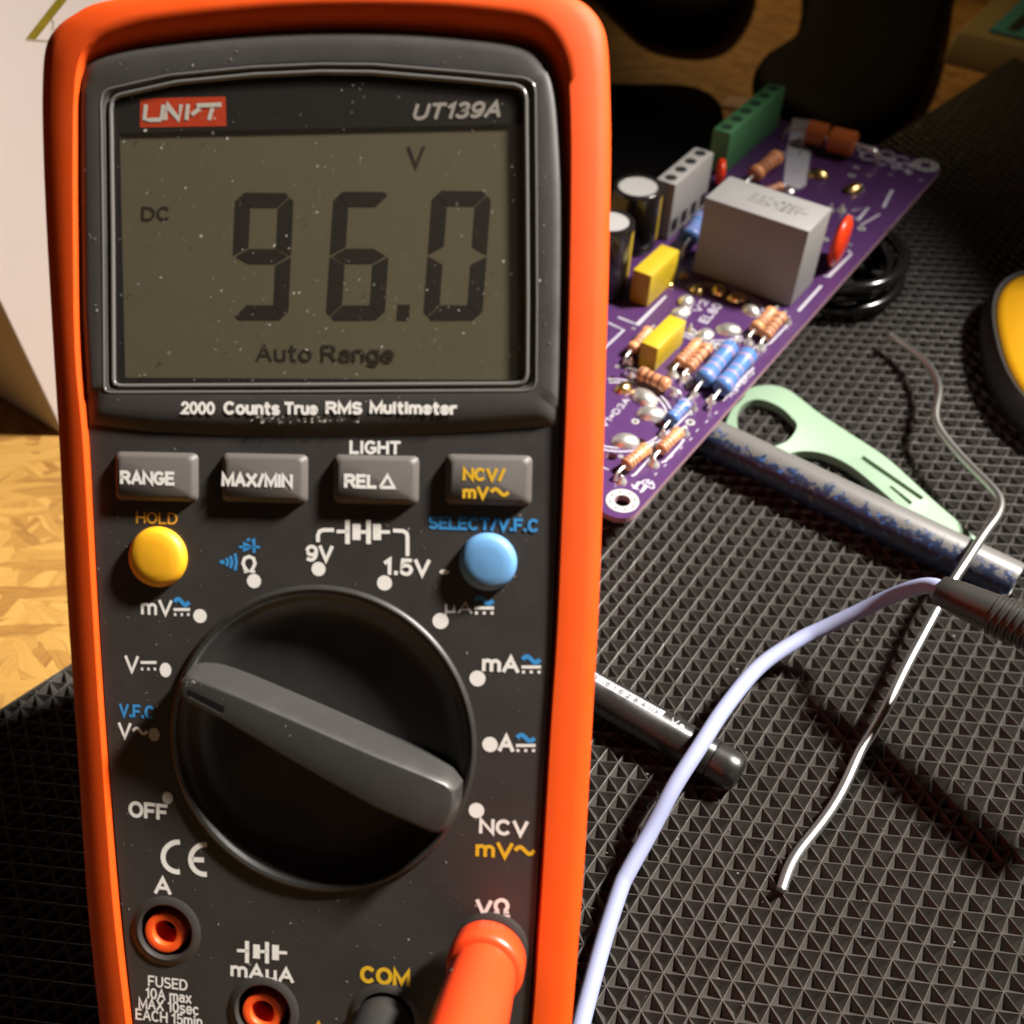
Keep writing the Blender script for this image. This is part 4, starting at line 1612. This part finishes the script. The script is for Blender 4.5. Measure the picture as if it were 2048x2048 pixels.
BD, BR, BO, BP = 'band_dark', 'band_red', 'band_orange', 'band_pink'
std = [(.14, .06, BD), (.30, .05, BD), (.44, .05, BR), (.72, .06, BO)]
std2 = [(.13, .06, BD), (.32, .07, BD), (.50, .07, BD), (.74, .06, BD)]
std3 = [(.12, .06, BO), (.28, .06, BD), (.42, .05, BD), (.85, .06, BO)]
for q in ((1250, 932, 1295, 895, 15, std), (1320, 901, 1360, 862, 14, std), (1277, 744, 1338, 773, 15, std2), (1262, 701, 1299, 660, 13, std3), (1357, 727, 1397, 684, 13, std),
          (1376, 738, 1417, 693, 13, std2), (1509, 660, 1545, 622, 14, std3), (1530, 674, 1564, 631, 13, std2)):
    resistor(*q[:5], 'beige', q[5])
blu = [(.12, .05, BP), (.34, .05, BP), (.5, .04, BP), (.78, .06, BP)]
resistor(1404, 763, 1463, 692, 20, 'blue_res', blu, label='fat blue resistor beside the board edge')
resistor(1440, 780, 1500, 706, 20, 'blue_res', blu, label='fat blue resistor beside the board edge')
resistor(1340, 841, 1372, 805, 15, 'blue_res', [(.3, .06, BP), (.5, .07, BP), (.85, .1, BP)], label='small pale blue resistor')
resistor(1378, 478, 1404, 436, 19, 'blue_res', blu, label='blue resistor half hidden behind the grey box capacitor')
resistor(1506, 352, 1556, 312, 16, 'brown_res', std3, label='brown resistor at the foot of the green terminal block')
resistor(1520, 385, 1565, 372, 9, 'brown_res', std3)
# two dipped orange-brown parts at the far end
for (xa, ya, xb, yb, r) in ((1614, 262, 1655, 272, 22), (1658, 277, 1712, 290, 24)):
    resistor(xa, ya, xb, yb, r, 'brown_part', [], True, False, 'dipped_capacitor')


def boxpart(name, tops, base_px, m, bevel, prints=None, label=None, seat=0.0):
    """block standing on the board: four top corners in pixels and the pixel of the foot of the third one"""
    b_ = at(*base_px, HB)
    z = hgt(b_, tops[2][1])
    T = np.array([uv(at(x, y, z)) for x, y in tops])
    ua, ub = np.sort(T[:, 0])[:2].mean(), np.sort(T[:, 0])[2:].mean()
    va, vb = np.sort(T[:, 1])[:2].mean(), np.sort(T[:, 1])[2:].mean()
    mb = MB(m)
    mb.box(fromuv((ua + ub) / 2, (va + vb) / 2, (z + HB + seat) / 2), ((ub - ua) / 2, (vb - va) / 2, (z - HB - seat) / 2), UV)
    o = bobj(mb, name, smooth=30, bevel=bevel, label=label)
    return o, (ua, ub, va, vb, z)


def surftext(parent, name, lines, org, dx, dy, m, fill=None):
    mb = MB(m)
    n = len(lines)
    for i, s_ in enumerate(lines):
        wx, wy = np.linalg.norm(dx) * fill[i], np.linalg.norm(dy) * .72 / n
        ux, uy = dx / np.linalg.norm(dx), dy / np.linalg.norm(dy)
        vs, fs = lettering(s_, wx, wy, .14)
        up = np.cross(ux, uy)
        mb.add([org + ux * q[0] + uy * q[1] + dy * (1 - (i + 1) / n) + up * .0004 * q[2] for q in vs], fs, m)
    return mb


def joinprint(o, mb):
    """print lives inside its part's mesh"""
    me = o.data
    base = len(me.vertices)
    bm = bmesh.new()
    bm.from_mesh(me)
    bm.verts.ensure_lookup_table()
    vs = [bm.verts.new((p[0] - BOFF[0], p[1] - BOFF[1], p[2] - BOFF[2])) for p in mb.v]
    ids = []
    for k in mb.mats:
        me.materials.append(M[k])
        ids.append(len(me.materials) - 1)
    for f, k in zip(mb.f, mb.m):
        try:
            q = bm.faces.new([vs[i] for i in f])
            q.material_index = ids[k]
        except ValueError:
            pass
    bm.to_mesh(me)
    bm.free()


# big grey box capacitor
o, (ua, ub, va, vb, z) = boxpart('box_capacitor', [(1412, 395), (1457, 350), (1620, 464), (1664, 415)], (1599, 616), 'grey_cap', .05, label='large grey box capacitor with printing on its top')
mb = surftext(None, '', ['0.47u 630V', '2.2u K 250V', 'MKP 1841'], fromuv(ua + .5, va + 1.0, z + .004), V * (vb - va - 1.4), U * (ub - ua - .9), 'grey_cap_print', fill=(.9, 1.0, .85))
joinprint(o, mb)
# two yellow film capacitors
for tops, base in (([(1271, 538), (1320, 486), (1303, 555), (1358, 500)], (1298, 618)), ([(1283, 686), (1337, 627), (1319, 697), (1372, 641)], (1315, 744))):
    o, (ua, ub, va, vb, z) = boxpart('film_capacitor', tops, base, 'yellow_cap', .035)
    mb = surftext(None, '', ['104K', '250V', 'MKT'], fromuv(ua + .15, vb + .004, HB + .25), U * (ub - ua - .3), ZA * (z - HB - .4), 'cap_print', fill=(.9, .8, .6))
    joinprint(o, mb)

# electrolytic cans
for cx, cy, rpx, basey in ((1277, 372, 50, 520), (1222, 442, 48, 612)):
    # foot found by dropping the axis until it meets the board
    best = None
    for zz in np.arange(2.2, 7, .02):
        c = at(cx, cy, zz)
        by = proj((c[0], c[1], HB))[1] + rpx * .62
        if best is None or abs(by - basey) < best[0]:
            best = (abs(by - basey), zz, c)
    zz, c = best[1], best[2]
    r = rpx * kx(c)
    mb = MB('can')
    b0 = np.array([c[0], c[1], HB + .02])
    hh = zz - HB
    mb.lathe(b0, ZA, [(r * .9, 0), (r * .97, .06), (r, .14), (r * .95, .22), (r, .3), (r, hh - .12), (r * .985, hh - .04), (r * .93, hh - .005), (r * .80, hh - .01), (r * .78, hh - .05)], 48, 'can', cap1=False)
    mb.lathe(b0, ZA, [(r * .785, hh - .05), (.002, hh - .045)], 48, 'can_top', cap0=False)
    # polarity stripe
    a0_ = -.38
    st = []
    for zq in (.35, hh - .2):
        st.append([b0 + np.array([math.cos(t) * r * 1.004, math.sin(t) * r * 1.004, zq]) for t in np.linspace(a0_ - .1, a0_ + .33, 8)])
    mb.rings(st, 'can_stripe', closed=False)
    oc = bobj(mb, 'electrolytic_capacitor', smooth=45)
    tm = MB('can_top')
    for ang in (0.4,):
        d = np.array([math.cos(ang), math.sin(ang), 0])
        tm.ribbon([b0 + ZA * (hh - .040) + d * r * s_ for s_ in (-.3, .75)], .02, 'grey_and_shaded_print')
    joinprint(oc, tm)


# screw terminal blocks
def terminal(tops, base_px, m, n, holes, dark, label):
    o, (ua, ub, va, vb, z) = boxpart('terminal_block', tops, base_px, m, .05, label=label)
    mb = MB(dark)
    for i in range(n):
        u_ = ua + (ub - ua) * (i + .5) / n
        c = fromuv(u_, (va + vb) / 2, z)
        r_ = (ub - ua) / n * .30
        mb.lathe(c + ZA * .004, ZA, [(r_, 0), (r_ * .2, .0), (.002, .0)], 18, dark, cap0=False)
        f = fromuv(u_, vb + .004, HB + (z - HB) * .22)
        w_ = (ub - ua) / n * .32
        if holes:
            mb.add([f + U * sx * w_ + ZA * sz * w_ * 1.1 for sx, sz in ((-1, -1), (1, -1), (1, 1), (-1, 1))], [(0, 1, 2, 3)], dark)
    joinprint(o, mb)


terminal([(1325, 356), (1388, 286), (1347, 374), (1424, 309)], (1362, 486), 'grey_term', 4, True, 'black', 'light grey screw terminal block')
terminal([(1432, 258), (1535, 162), (1462, 268), (1571, 175)], (1472, 352), 'green_term', 6, False, 'green_dark', 'green screw terminal block')
# red disc parts
c = at(1668, 530, HB)
z = hgt(c, 440)
mb = MB('red_cap')
d = np.array([c[0], c[1], (z + HB) / 2 + .05])
ax = np.array([.9, -.42, 0.0])
ax /= np.linalg.norm(ax)
mb.lathe(d - ax * .17, ax, [(.2, 0), ((z - HB) / 2 * .8, .03), ((z - HB) / 2, .12), ((z - HB) / 2, .2), ((z - HB) / 2 * .8, .30), (.2, .34)], 28, 'red_cap', ref=(0, 0, 1))
bobj(mb, 'disc_capacitor', smooth=60, label='red disc capacitor beside the grey box capacitor')
c = at(1436, 372, HB)
mb = MB('red_cap')
mb.lathe((c[0], c[1], HB + .5), (1, 0, 0), [(.1, -.15), (.38, -.1), (.42, 0), (.38, .1), (.1, .15)], 20, 'red_cap')
bobj(mb, 'disc_capacitor', smooth=60, label='small red part between the two terminal blocks')

# ------------------------------------------------------------------ things lying on the mat


def lying(name, label, cat, pa, pb, r, profile, m, kind=None, child=None):
    pass


# worn grey tube
ta, tb = at(1375, 853, .52), at(2031, 1168, .52)
Lt = np.linalg.norm(tb - ta)
ta = ta - (tb - ta) / Lt * 4.5
Lt += 4.5
td = (tb - ta) / Lt
xs = np.cross(td, ZA)
xs = -xs if xs[1] < 0 else xs                # local x looks to the viewer's side
ys = np.cross(td, xs)
tw = Matrix(((xs[0], ys[0], td[0], ta[0]), (xs[1], ys[1], td[1], ta[1]), (xs[2], ys[2], td[2], ta[2]), (0, 0, 0, 1)))
mb = MB('worn')
mb.lathe((0, 0, 0), (0, 0, 1), [(.40, 0), (.47, .05), (.50, .15), (.50, Lt - .1), (.48, Lt - .02), (.36, Lt), (.33, Lt - .15), (.001, Lt - .15)], 40, 'worn', cap1=False)
tube = mb.obj('worn_tube', smooth=40)
tube.matrix_world = tw
tag(tube, 'grey tube with flaking dark blue coating lying half under the circuit board', 'tube')

# mint green pick with a ring at one end
mz0 = .28
ol = [(1484, 798), (1501, 776), (1541, 770), (1574, 778), (1604, 799), (1640, 827), (1702, 868), (1769, 912), (1819, 956), (1870, 1003), (1920, 1046), (1962, 1084), (1975, 1102), (1960, 1118), (1925, 1100), (1880, 1070), (1833, 1040), (1803, 1016), (1752, 972), (1702, 932), (1655, 909), (1615, 902), (1580, 906), (1545, 930), (1500, 930), (1462, 900), (1450, 860), (1462, 822)]
O2 = [at(x, y, mz0) for x, y in ol]
O2 = [q for q in spline([q[:2] for q in O2], 4, True)]
hc_ = at(1523, 852, mz0)
hole = []
for q in [(1483, 812), (1505, 800), (1530, 801), (1561, 815), (1585, 836), (1594, 850), (1589, 866), (1572, 884), (1545, 893), (1510, 892), (1482, 872), (1474, 838)]:
    hole.append(at(*q, mz0)[:2])
hole = spline(hole, 3, True)
slots = [[at(x, y, mz0)[:2] for x, y in s_] for s_ in ([(1722, 917), (1727, 912), (1748, 926), (1846, 994), (1845, 999), (1840, 999), (1738, 929)], [(1779, 974), (1782, 971), (1824, 1004), (1822, 1009), (1818, 1008)])]
mb = MB('mint')
T2 = [tuple(q) for q in O2]
H2 = [[tuple(q) for q in hole]] + [[tuple(q) for q in s_] for s_ in slots]
mb.cdt(T2, H2, lambda x, y: (x, y, mz0))
mb.cdt(T2, H2, lambda x, y: (x, y, .03))
cc = np.mean(T2, 0)
for L_ in [T2] + H2:
    mb.rings([[(x, y, mz0) for x, y in L_], [(x, y, .03) for x, y in L_]])
pick = mb.obj('plastic_pick', smooth=30, bevel=.03)
tag(pick, 'mint green plastic pick with a ring end and two slots, lying behind the grey tube', 'tool')

# marker pen
ma, me_ = at(1190, 1385, .42), at(1425, 1519, .42)
dm = (me_ - ma) / np.linalg.norm(me_ - ma)
ma = ma - dm * 6.0
Lm = np.linalg.norm(me_ - ma)
pen = thing('marker_pen', 'black marker pen with a white numbered strip, lying partly under the lavender cable', 'pen', loc=tuple(ma))
mb = MB('pen')
mb.lathe(ma, dm, [(.30, 0), (.42, .1), (.42, Lm - .02), (.41, Lm)], 48, 'pen')
PS = np.cross(dm, ZA)
PS = PS / np.linalg.norm(PS)                 # sideways
if PS[1] > 0:
    PS = -PS


def onpen(s_, a, r=.423):
    """s along the pen, a = angle from the top toward the viewer"""
    return ma + dm * s_ + (ZA * math.cos(a) + PS * math.sin(a)) * r


def penpt(x, y):
    P = at(x, y, .78)
    s_ = (P - ma) @ dm
    return s_


s0, s1 = penpt(1192, 1341) - 4.5, penpt(1335, 1419)
aa, ab = math.radians(-28), math.radians(4)
rs = [[onpen(s_, t) for s_ in np.linspace(s0, s1, 8)] for t in np.linspace(aa, ab, 6)]
mb.rings(rs, 'pen_label', closed=False)


def pentext(txt, sa, sb, a_lo, a_hi, m, bold=0.0):
    vs, fs = lettering(txt, sb - sa, abs(a_hi - a_lo) * .426, .13 + bold, gap=.42)
    sg = 1 if a_hi > a_lo else -1
    mb.add([onpen(sa + q[0], a_lo + sg * q[1] / .426, .426 + .0004 * q[2]) for q in vs], fs, m)


pentext('3 ||6 1 6 2 8 4 ||>', penpt(1192, 1341) + .05, s1 - .1, math.radians(0), math.radians(-17), 'ink', .018)
for i in range(26):
    s_ = s0 + 4.6 + i * (s1 - s0 - 4.7) / 26
    hh = math.radians(3 + 2.5 * ((i * 7) % 4 == 0) + 1.5 * (i % 2))
    mb.add([onpen(s_, aa, .426), onpen(s_ + .03, aa, .426), onpen(s_ + .03, aa + hh, .426), onpen(s_, aa + hh, .426)], [(0, 1, 2, 3)], 'ink')
pentext('Ma', s1 + .18, s1 + .48, math.radians(8), math.radians(-22), 'pen_label', .03)
for i in range(5):
    s_ = s0 + 4.4 + i * .5
    mb.rings([[onpen(q, t, .4235) for q in (s_, s_ + .38)] for t in np.radians([88, 91, 93])], 'ink', closed=False)
mb.obj('barrel', pen, smooth=40, off=tuple(ma), recalc=False)
mb = MB('pen')
mb.lathe(me_, dm, [(.36, -.02), (.36, .02), (.41, .03), (.405, .30), (.385, .48), (.33, .57), (.22, .60)], 40, 'pen')
mb.obj('end_plug', pen, smooth=40, off=tuple(ma))

# bare bent wire
wp = [(1779, 671, .5), (1798, 682, .5), (1820, 697, .55), (1850, 721, .65), (1870, 751, .75), (1880, 781, .85), (1871, 815, .9), (1870, 842, .9), (1887, 872, .9), (1923, 915, .95), (1964, 956, 1.05), (1994, 986, 1.15), (2003, 1008, 1.2), (1994, 1036, 1.25), (1970, 1063, 1.25), (1937, 1117, 1.25), (1908, 1158, 1.15), (1877, 1213, 1.0), (1852, 1260, .9), (1824, 1311, .8), (1797, 1364, .7), (1777, 1409, .6), (1758, 1441, .5), (1740, 1474, .4), (1719, 1502, .3), (1700, 1551, .22), (1668, 1613, .15), (1628, 1666, .12), (1594, 1706, .11), (1575, 1743, .11), (1563, 1781, .11)]
pts = spline([at(*q) for q in wp], 5)
for _i in range(12):
    pts = [pts[0]] + [(pts[i - 1] + 2 * pts[i] + pts[i + 1]) / 4 for i in range(1, len(pts) - 1)] + [pts[-1]]
mb = MB('tin')
mb.tube(pts, .104, 14, 'tin')
wire = mb.obj('bent_wire', smooth=60)
tag(wire, 'bare silvery bent wire running over the tube and under the black grip', 'wire')

# lavender cable with its black strain relief
pc = [(1150, 2110, .25), (1163, 2045, .22), (1184, 1964, .22), (1209, 1874, .24), (1240, 1778, .32), (1255, 1745, .38), (1299, 1666, .62), (1348, 1573, 1.0), (1398, 1495, 1.15), (1451, 1414, 1.05), (1519, 1333, .85), (1597, 1280, .9), (1647, 1256, 1.1), (1716, 1224, 1.55), (1770, 1198, 2.0), (1815, 1180, 2.45), (1846, 1172, 2.72), (1868, 1172, 2.88), (1890, 1180, 2.98)]
pts = spline([at(*q) for q in pc], 6)
ga, gb = at(1878, 1180, 2.95), at(2075, 1265, 3.25)
cab = thing('probe_lead', 'lavender silicone lead ending in a ribbed black grip at the right edge', 'cable', loc=tuple(at(1255, 1745, .2)))
co = tuple(cab.location)
mb = MB('cord')
mb.tube(pts, .158, 20, 'cord')
mb.obj('cord', cab, smooth=70, off=co)
gd = (gb - ga) / np.linalg.norm(gb - ga)
mb = MB('grip')
pr = [(.17, -.01), (.28, .0), (.30, .03), (.335, .35), (.37, .95)]
s_ = 1.0
while s_ < 4.4:
    pr += [(.365 + .01 * s_, s_), (.365 + .01 * s_, s_ + .04), (.405 + .012 * s_, s_ + .07), (.405 + .012 * s_, s_ + .12)]
    s_ += .145
pr += [(.33, 4.6), (.2, 4.62)]
mb.lathe(ga, gd, pr, 40, 'grip')
mb.obj('strain_relief', cab, smooth=40, off=co)

# coiled black cable under the board's edge
cc = at(1690, 560, .3)
mb = MB('coil')
pp_ = []
for t in np.linspace(0, 2 * math.pi * 3.3, 200):
    lay = t / (2 * math.pi)
    rr_ = 1.70 + .22 * math.sin(lay * 3.1 + .4) + .05 * math.sin(t * 2.3)
    pp_.append((cc[0] - .35 + rr_ * math.cos(t + .4) + .22 * math.sin(lay * 2.6), cc[1] + .2 + rr_ * 1.05 * math.sin(t + .4) + .15 * math.cos(lay * 2.1), .24 + .30 * lay + .10 * math.sin(t + lay)))
mb.tube(pp_, .19, 14, 'coil')
coil = mb.obj('coiled_cable', smooth=70)
tag(coil, 'glossy black coiled cable on the mat beside the board edge', 'cable')

# yellow and black tool at the right edge
yc = at(2140, 690, 1.0)
tool = thing('tool_handle', 'bright yellow rounded tool with a thick black rim, cut by the right edge', 'tool', loc=(yc[0], yc[1], 0))
to = tuple(tool.location)


def sup(c, a, b_, z, e=2.4, n=64, rot=0.0):
    out = []
    for t in np.linspace(0, 2 * math.pi, n, endpoint=False):
        x = math.copysign(abs(math.cos(t)) ** (2 / e), math.cos(t)) * a
        y = math.copysign(abs(math.sin(t)) ** (2 / e), math.sin(t)) * b_
        out.append((c[0] + x * math.cos(rot) - y * math.sin(rot), c[1] + x * math.sin(rot) + y * math.cos(rot), z))
    return out


mb = MB('tool_black')
ca, cb = 1.80, 3.5
rt = math.radians(-6)
mb.rings([sup(yc, ca + .05, cb + .05, .03, rot=rt), sup(yc, ca + .20, cb + .20, .15, rot=rt), sup(yc, ca + .24, cb + .24, .5, rot=rt), sup(yc, ca + .20, cb + .20, .85, rot=rt), sup(yc, ca + .10, cb + .10, 1.02, rot=rt), sup(yc, ca + .02, cb + .02, 1.0, rot=rt), sup(yc, ca - .02, cb - .02, .9, rot=rt)], 'tool_black', True, True, True)
mb.obj('rim', tool, smooth=60, off=to)
mb = MB('tool_yellow')
mb.rings([sup(yc, ca - .02, cb - .02, .9, rot=rt), sup(yc, ca - .06, cb - .06, 1.0, rot=rt), sup(yc, ca - .2, cb - .2, 1.08, rot=rt), sup(yc, ca - .7, cb - .8, 1.16, rot=rt), sup(yc, .3, .4, 1.2, rot=rt)], 'tool_yellow', True, True, True)
mb.obj('cover', tool, smooth=60, off=to)

# white carton with gold print, standing at the left behind the meter
c0 = at(129, 873, TZ + .01)
b1 = at(0, 796, TZ + .01)
ld = (b1 - c0) / np.linalg.norm(b1 - c0)
rd = np.array([-ld[1], ld[0], 0.0])
rd = rd if rd[1] > 0 else -rd
best = None
for kk in np.arange(-.3, .6, .005):
    e_ = ZA + ld * kk
    for tt in np.arange(2, 9, .05):
        q = proj(c0 + e_ * tt)
        dd = abs(q[0]) + abs(q[1] - 603)
        if best is None or dd < best[0]:
            best = (dd, kk, tt)
e_ = ZA + ld * best[1]
print('carton lean', best)
HT = 26.0
vs = [c0, c0 + ld * 9, c0 + ld * 9 + e_ * HT, c0 + e_ * HT, c0 + rd * 16, c0 + rd * 16 + ld * 9, c0 + rd * 16 + ld * 9 + e_ * HT, c0 + rd * 16 + e_ * HT]
mb = MB('carton')
mb.add(vs, [(0, 1, 2, 3), (7, 6, 5, 4), (3, 2, 6, 7), (0, 4, 5, 1), (1, 5, 6, 2), (0, 3, 7, 4)])
cart = mb.obj('white_carton', smooth=20, bevel=.06, bseg=3)
c0t = c0
pn = np.cross(e_, rd)
pn /= np.linalg.norm(pn)
if pn @ (CAM - c0) < 0:
    pn = -pn


def onlid(x, y, lift=.012):
    d = ray(x, y)
    t = ((c0t + pn * lift - CAM) @ pn) / (d @ pn)
    return CAM + d * t


fo = MB('foil')
fo.poly([onlid(x, y) for x, y in ((52, 76), (74, 77), (136, 4), (133, -40), (150, -60), (170, -60), (112, 0))][:7:1] if False else [onlid(x, y) for x, y in ((52, 77), (72, 78), (134, 0), (150, -25), (132, -25), (112, 0))], 'foil')
wl = 3 * np.linalg.norm(onlid(60, 80) - onlid(61, 80))
fo.ribbon([onlid(52, 79), onlid(92, 82), onlid(130, 85)], wl, 'foil_line', up=pn)
fo.ribbon([onlid(103, 37), onlid(107, 46), onlid(106, 60)], wl, 'foil_line', up=pn)
me = cart.data
bm = bmesh.new()
bm.from_mesh(me)
vv = [bm.verts.new(p_) for p_ in fo.v]
for kx_ in fo.mats:
    me.materials.append(M[kx_])
for f, k in zip(fo.f, fo.m):
    q = bm.faces.new([vv[i] for i in f])
    q.material_index = 1 + k
bm.to_mesh(me)
bm.free()
tag(cart, 'tall white carton with a gold printed mark, standing at the left edge', 'box')

# dim things at the back
mb = MB('khaki')
k0, k1 = at(1882, 126, TZ), at(2048, 168, TZ)
kd = (k1 - k0) / np.linalg.norm(k1 - k0)
kn = np.array([-kd[1], kd[0], 0])
kn = kn if kn[1] > 0 else -kn
hh = hgt(k0 + kn * 0.8, 62) - TZ
ex_ = kd * 9
kt = [k0 + kn * .8 + ZA * hh, k0 + kn * .8 + ex_ + ZA * hh]
mb.add([k0, k0 + ex_, kt[1], kt[0], k0 + kn * 9, k0 + ex_ + kn * 9, kt[1] + kn * 8.2, kt[0] + kn * 8.2], [(0, 1, 2, 3), (5, 4, 7, 6), (0, 3, 7, 4), (1, 5, 6, 2), (0, 4, 5, 1)], 'khaki')
mb.add([kt[0], kt[1], kt[1] + kn * 8.2, kt[0] + kn * 8.2], [(0, 1, 2, 3)], 'khaki')
kb = thing('instrument_case', 'dim khaki case with a teal top in the far right corner', 'case', loc=tuple(k0))
ko = tuple(kb.location)
mb.obj('shell', kb, smooth=20, bevel=.12, off=ko)
mb = MB('teal')
q0 = kt[0] + kd * 1.0 + kn * .5 + ZA * .004
mb.box(q0 + kd * 4.0 + kn * 3.6 + ZA * .06, (3.9, 3.5, .06), [kd, kn, ZA])
mb.box(q0 + kd * .9 + kn * 2.0 + ZA * .13, (.22, 1.5, .01), [kd, kn, ZA], 'black')
mb.obj('lid', kb, smooth=20, off=ko)


def blob(name, label, cat, px, z0, z1, m, e=3.0, shrink=.8):
    """low rounded body whose footprint runs through the given pixels of the ground"""
    P = spline([at(x, y, z0)[:2] for x, y in px], 6, True)
    c = sum(P) / len(P)
    mb = MB(m)
    rs = []
    for f, zz in ((.97, z0), (1.0, z0 + .15 * (z1 - z0)), (1.0, z0 + .55 * (z1 - z0)), (.95, z0 + .85 * (z1 - z0)), (shrink, z1), (shrink * .5, z1 + .02 * (z1 - z0))):
        rs.append([(c[0] + (q - c)[0] * f, c[1] + (q - c)[1] * f, zz) for q in P])
    mb.rings(rs, m, True, True, True)
    o = mb.obj(name, smooth=60)
    tag(o, label, cat)
    return o


blob('black_pouch', 'black soft pouch lying just behind the white-topped capacitors', 'pouch', [(1160, 230), (1290, 214), (1390, 222), (1440, 262), (1430, 330), (1370, 380), (1240, 420), (1130, 380)], TZ, TZ + 1.2, 'matte_black')
blob('rounded_device', 'black round-bottomed device at the top edge behind the orange strip of board', 'device', [(1150, -60), (1230, 40), (1300, 92), (1400, 104), (1462, 70), (1500, -20), (1480, -160), (1300, -220), (1150, -180)], TZ, TZ + 2.0, 'matte_black')
blob('black_case', 'black case standing along the top edge left of the khaki case', 'case', [(1615, -60), (1600, 40), (1578, 110), (1510, 160), (1512, 205), (1590, 258), (1690, 300), (1800, 262), (1862, 160), (1890, 20), (1900, -120), (1740, -180)], TZ, TZ + 1.0, 'soft_black')
mb = MB('matte_black')
mb.box((18.3, 27.5, 6.4), (1.8, 7.5, 7.1))  # unseen box added to shade the far right of the mat
sb = mb.obj('unseen_shade_box', smooth=20, bevel=.2)
tag(sb, 'tall plain black box added unseen outside the right edge to cast shade', 'box')
mb = MB('pink_paper')
q = [at(x, y, TZ + .02) for x, y in ((1440, 214), (1456, 194), (1506, 200), (1500, 222))]
mb.prism([p_ + ZA * .06 for p_ in q], q)
sc = mb.obj('paper_scrap', smooth=0)
tag(sc, 'small pale scrap of paper behind the green terminal block', 'paper')
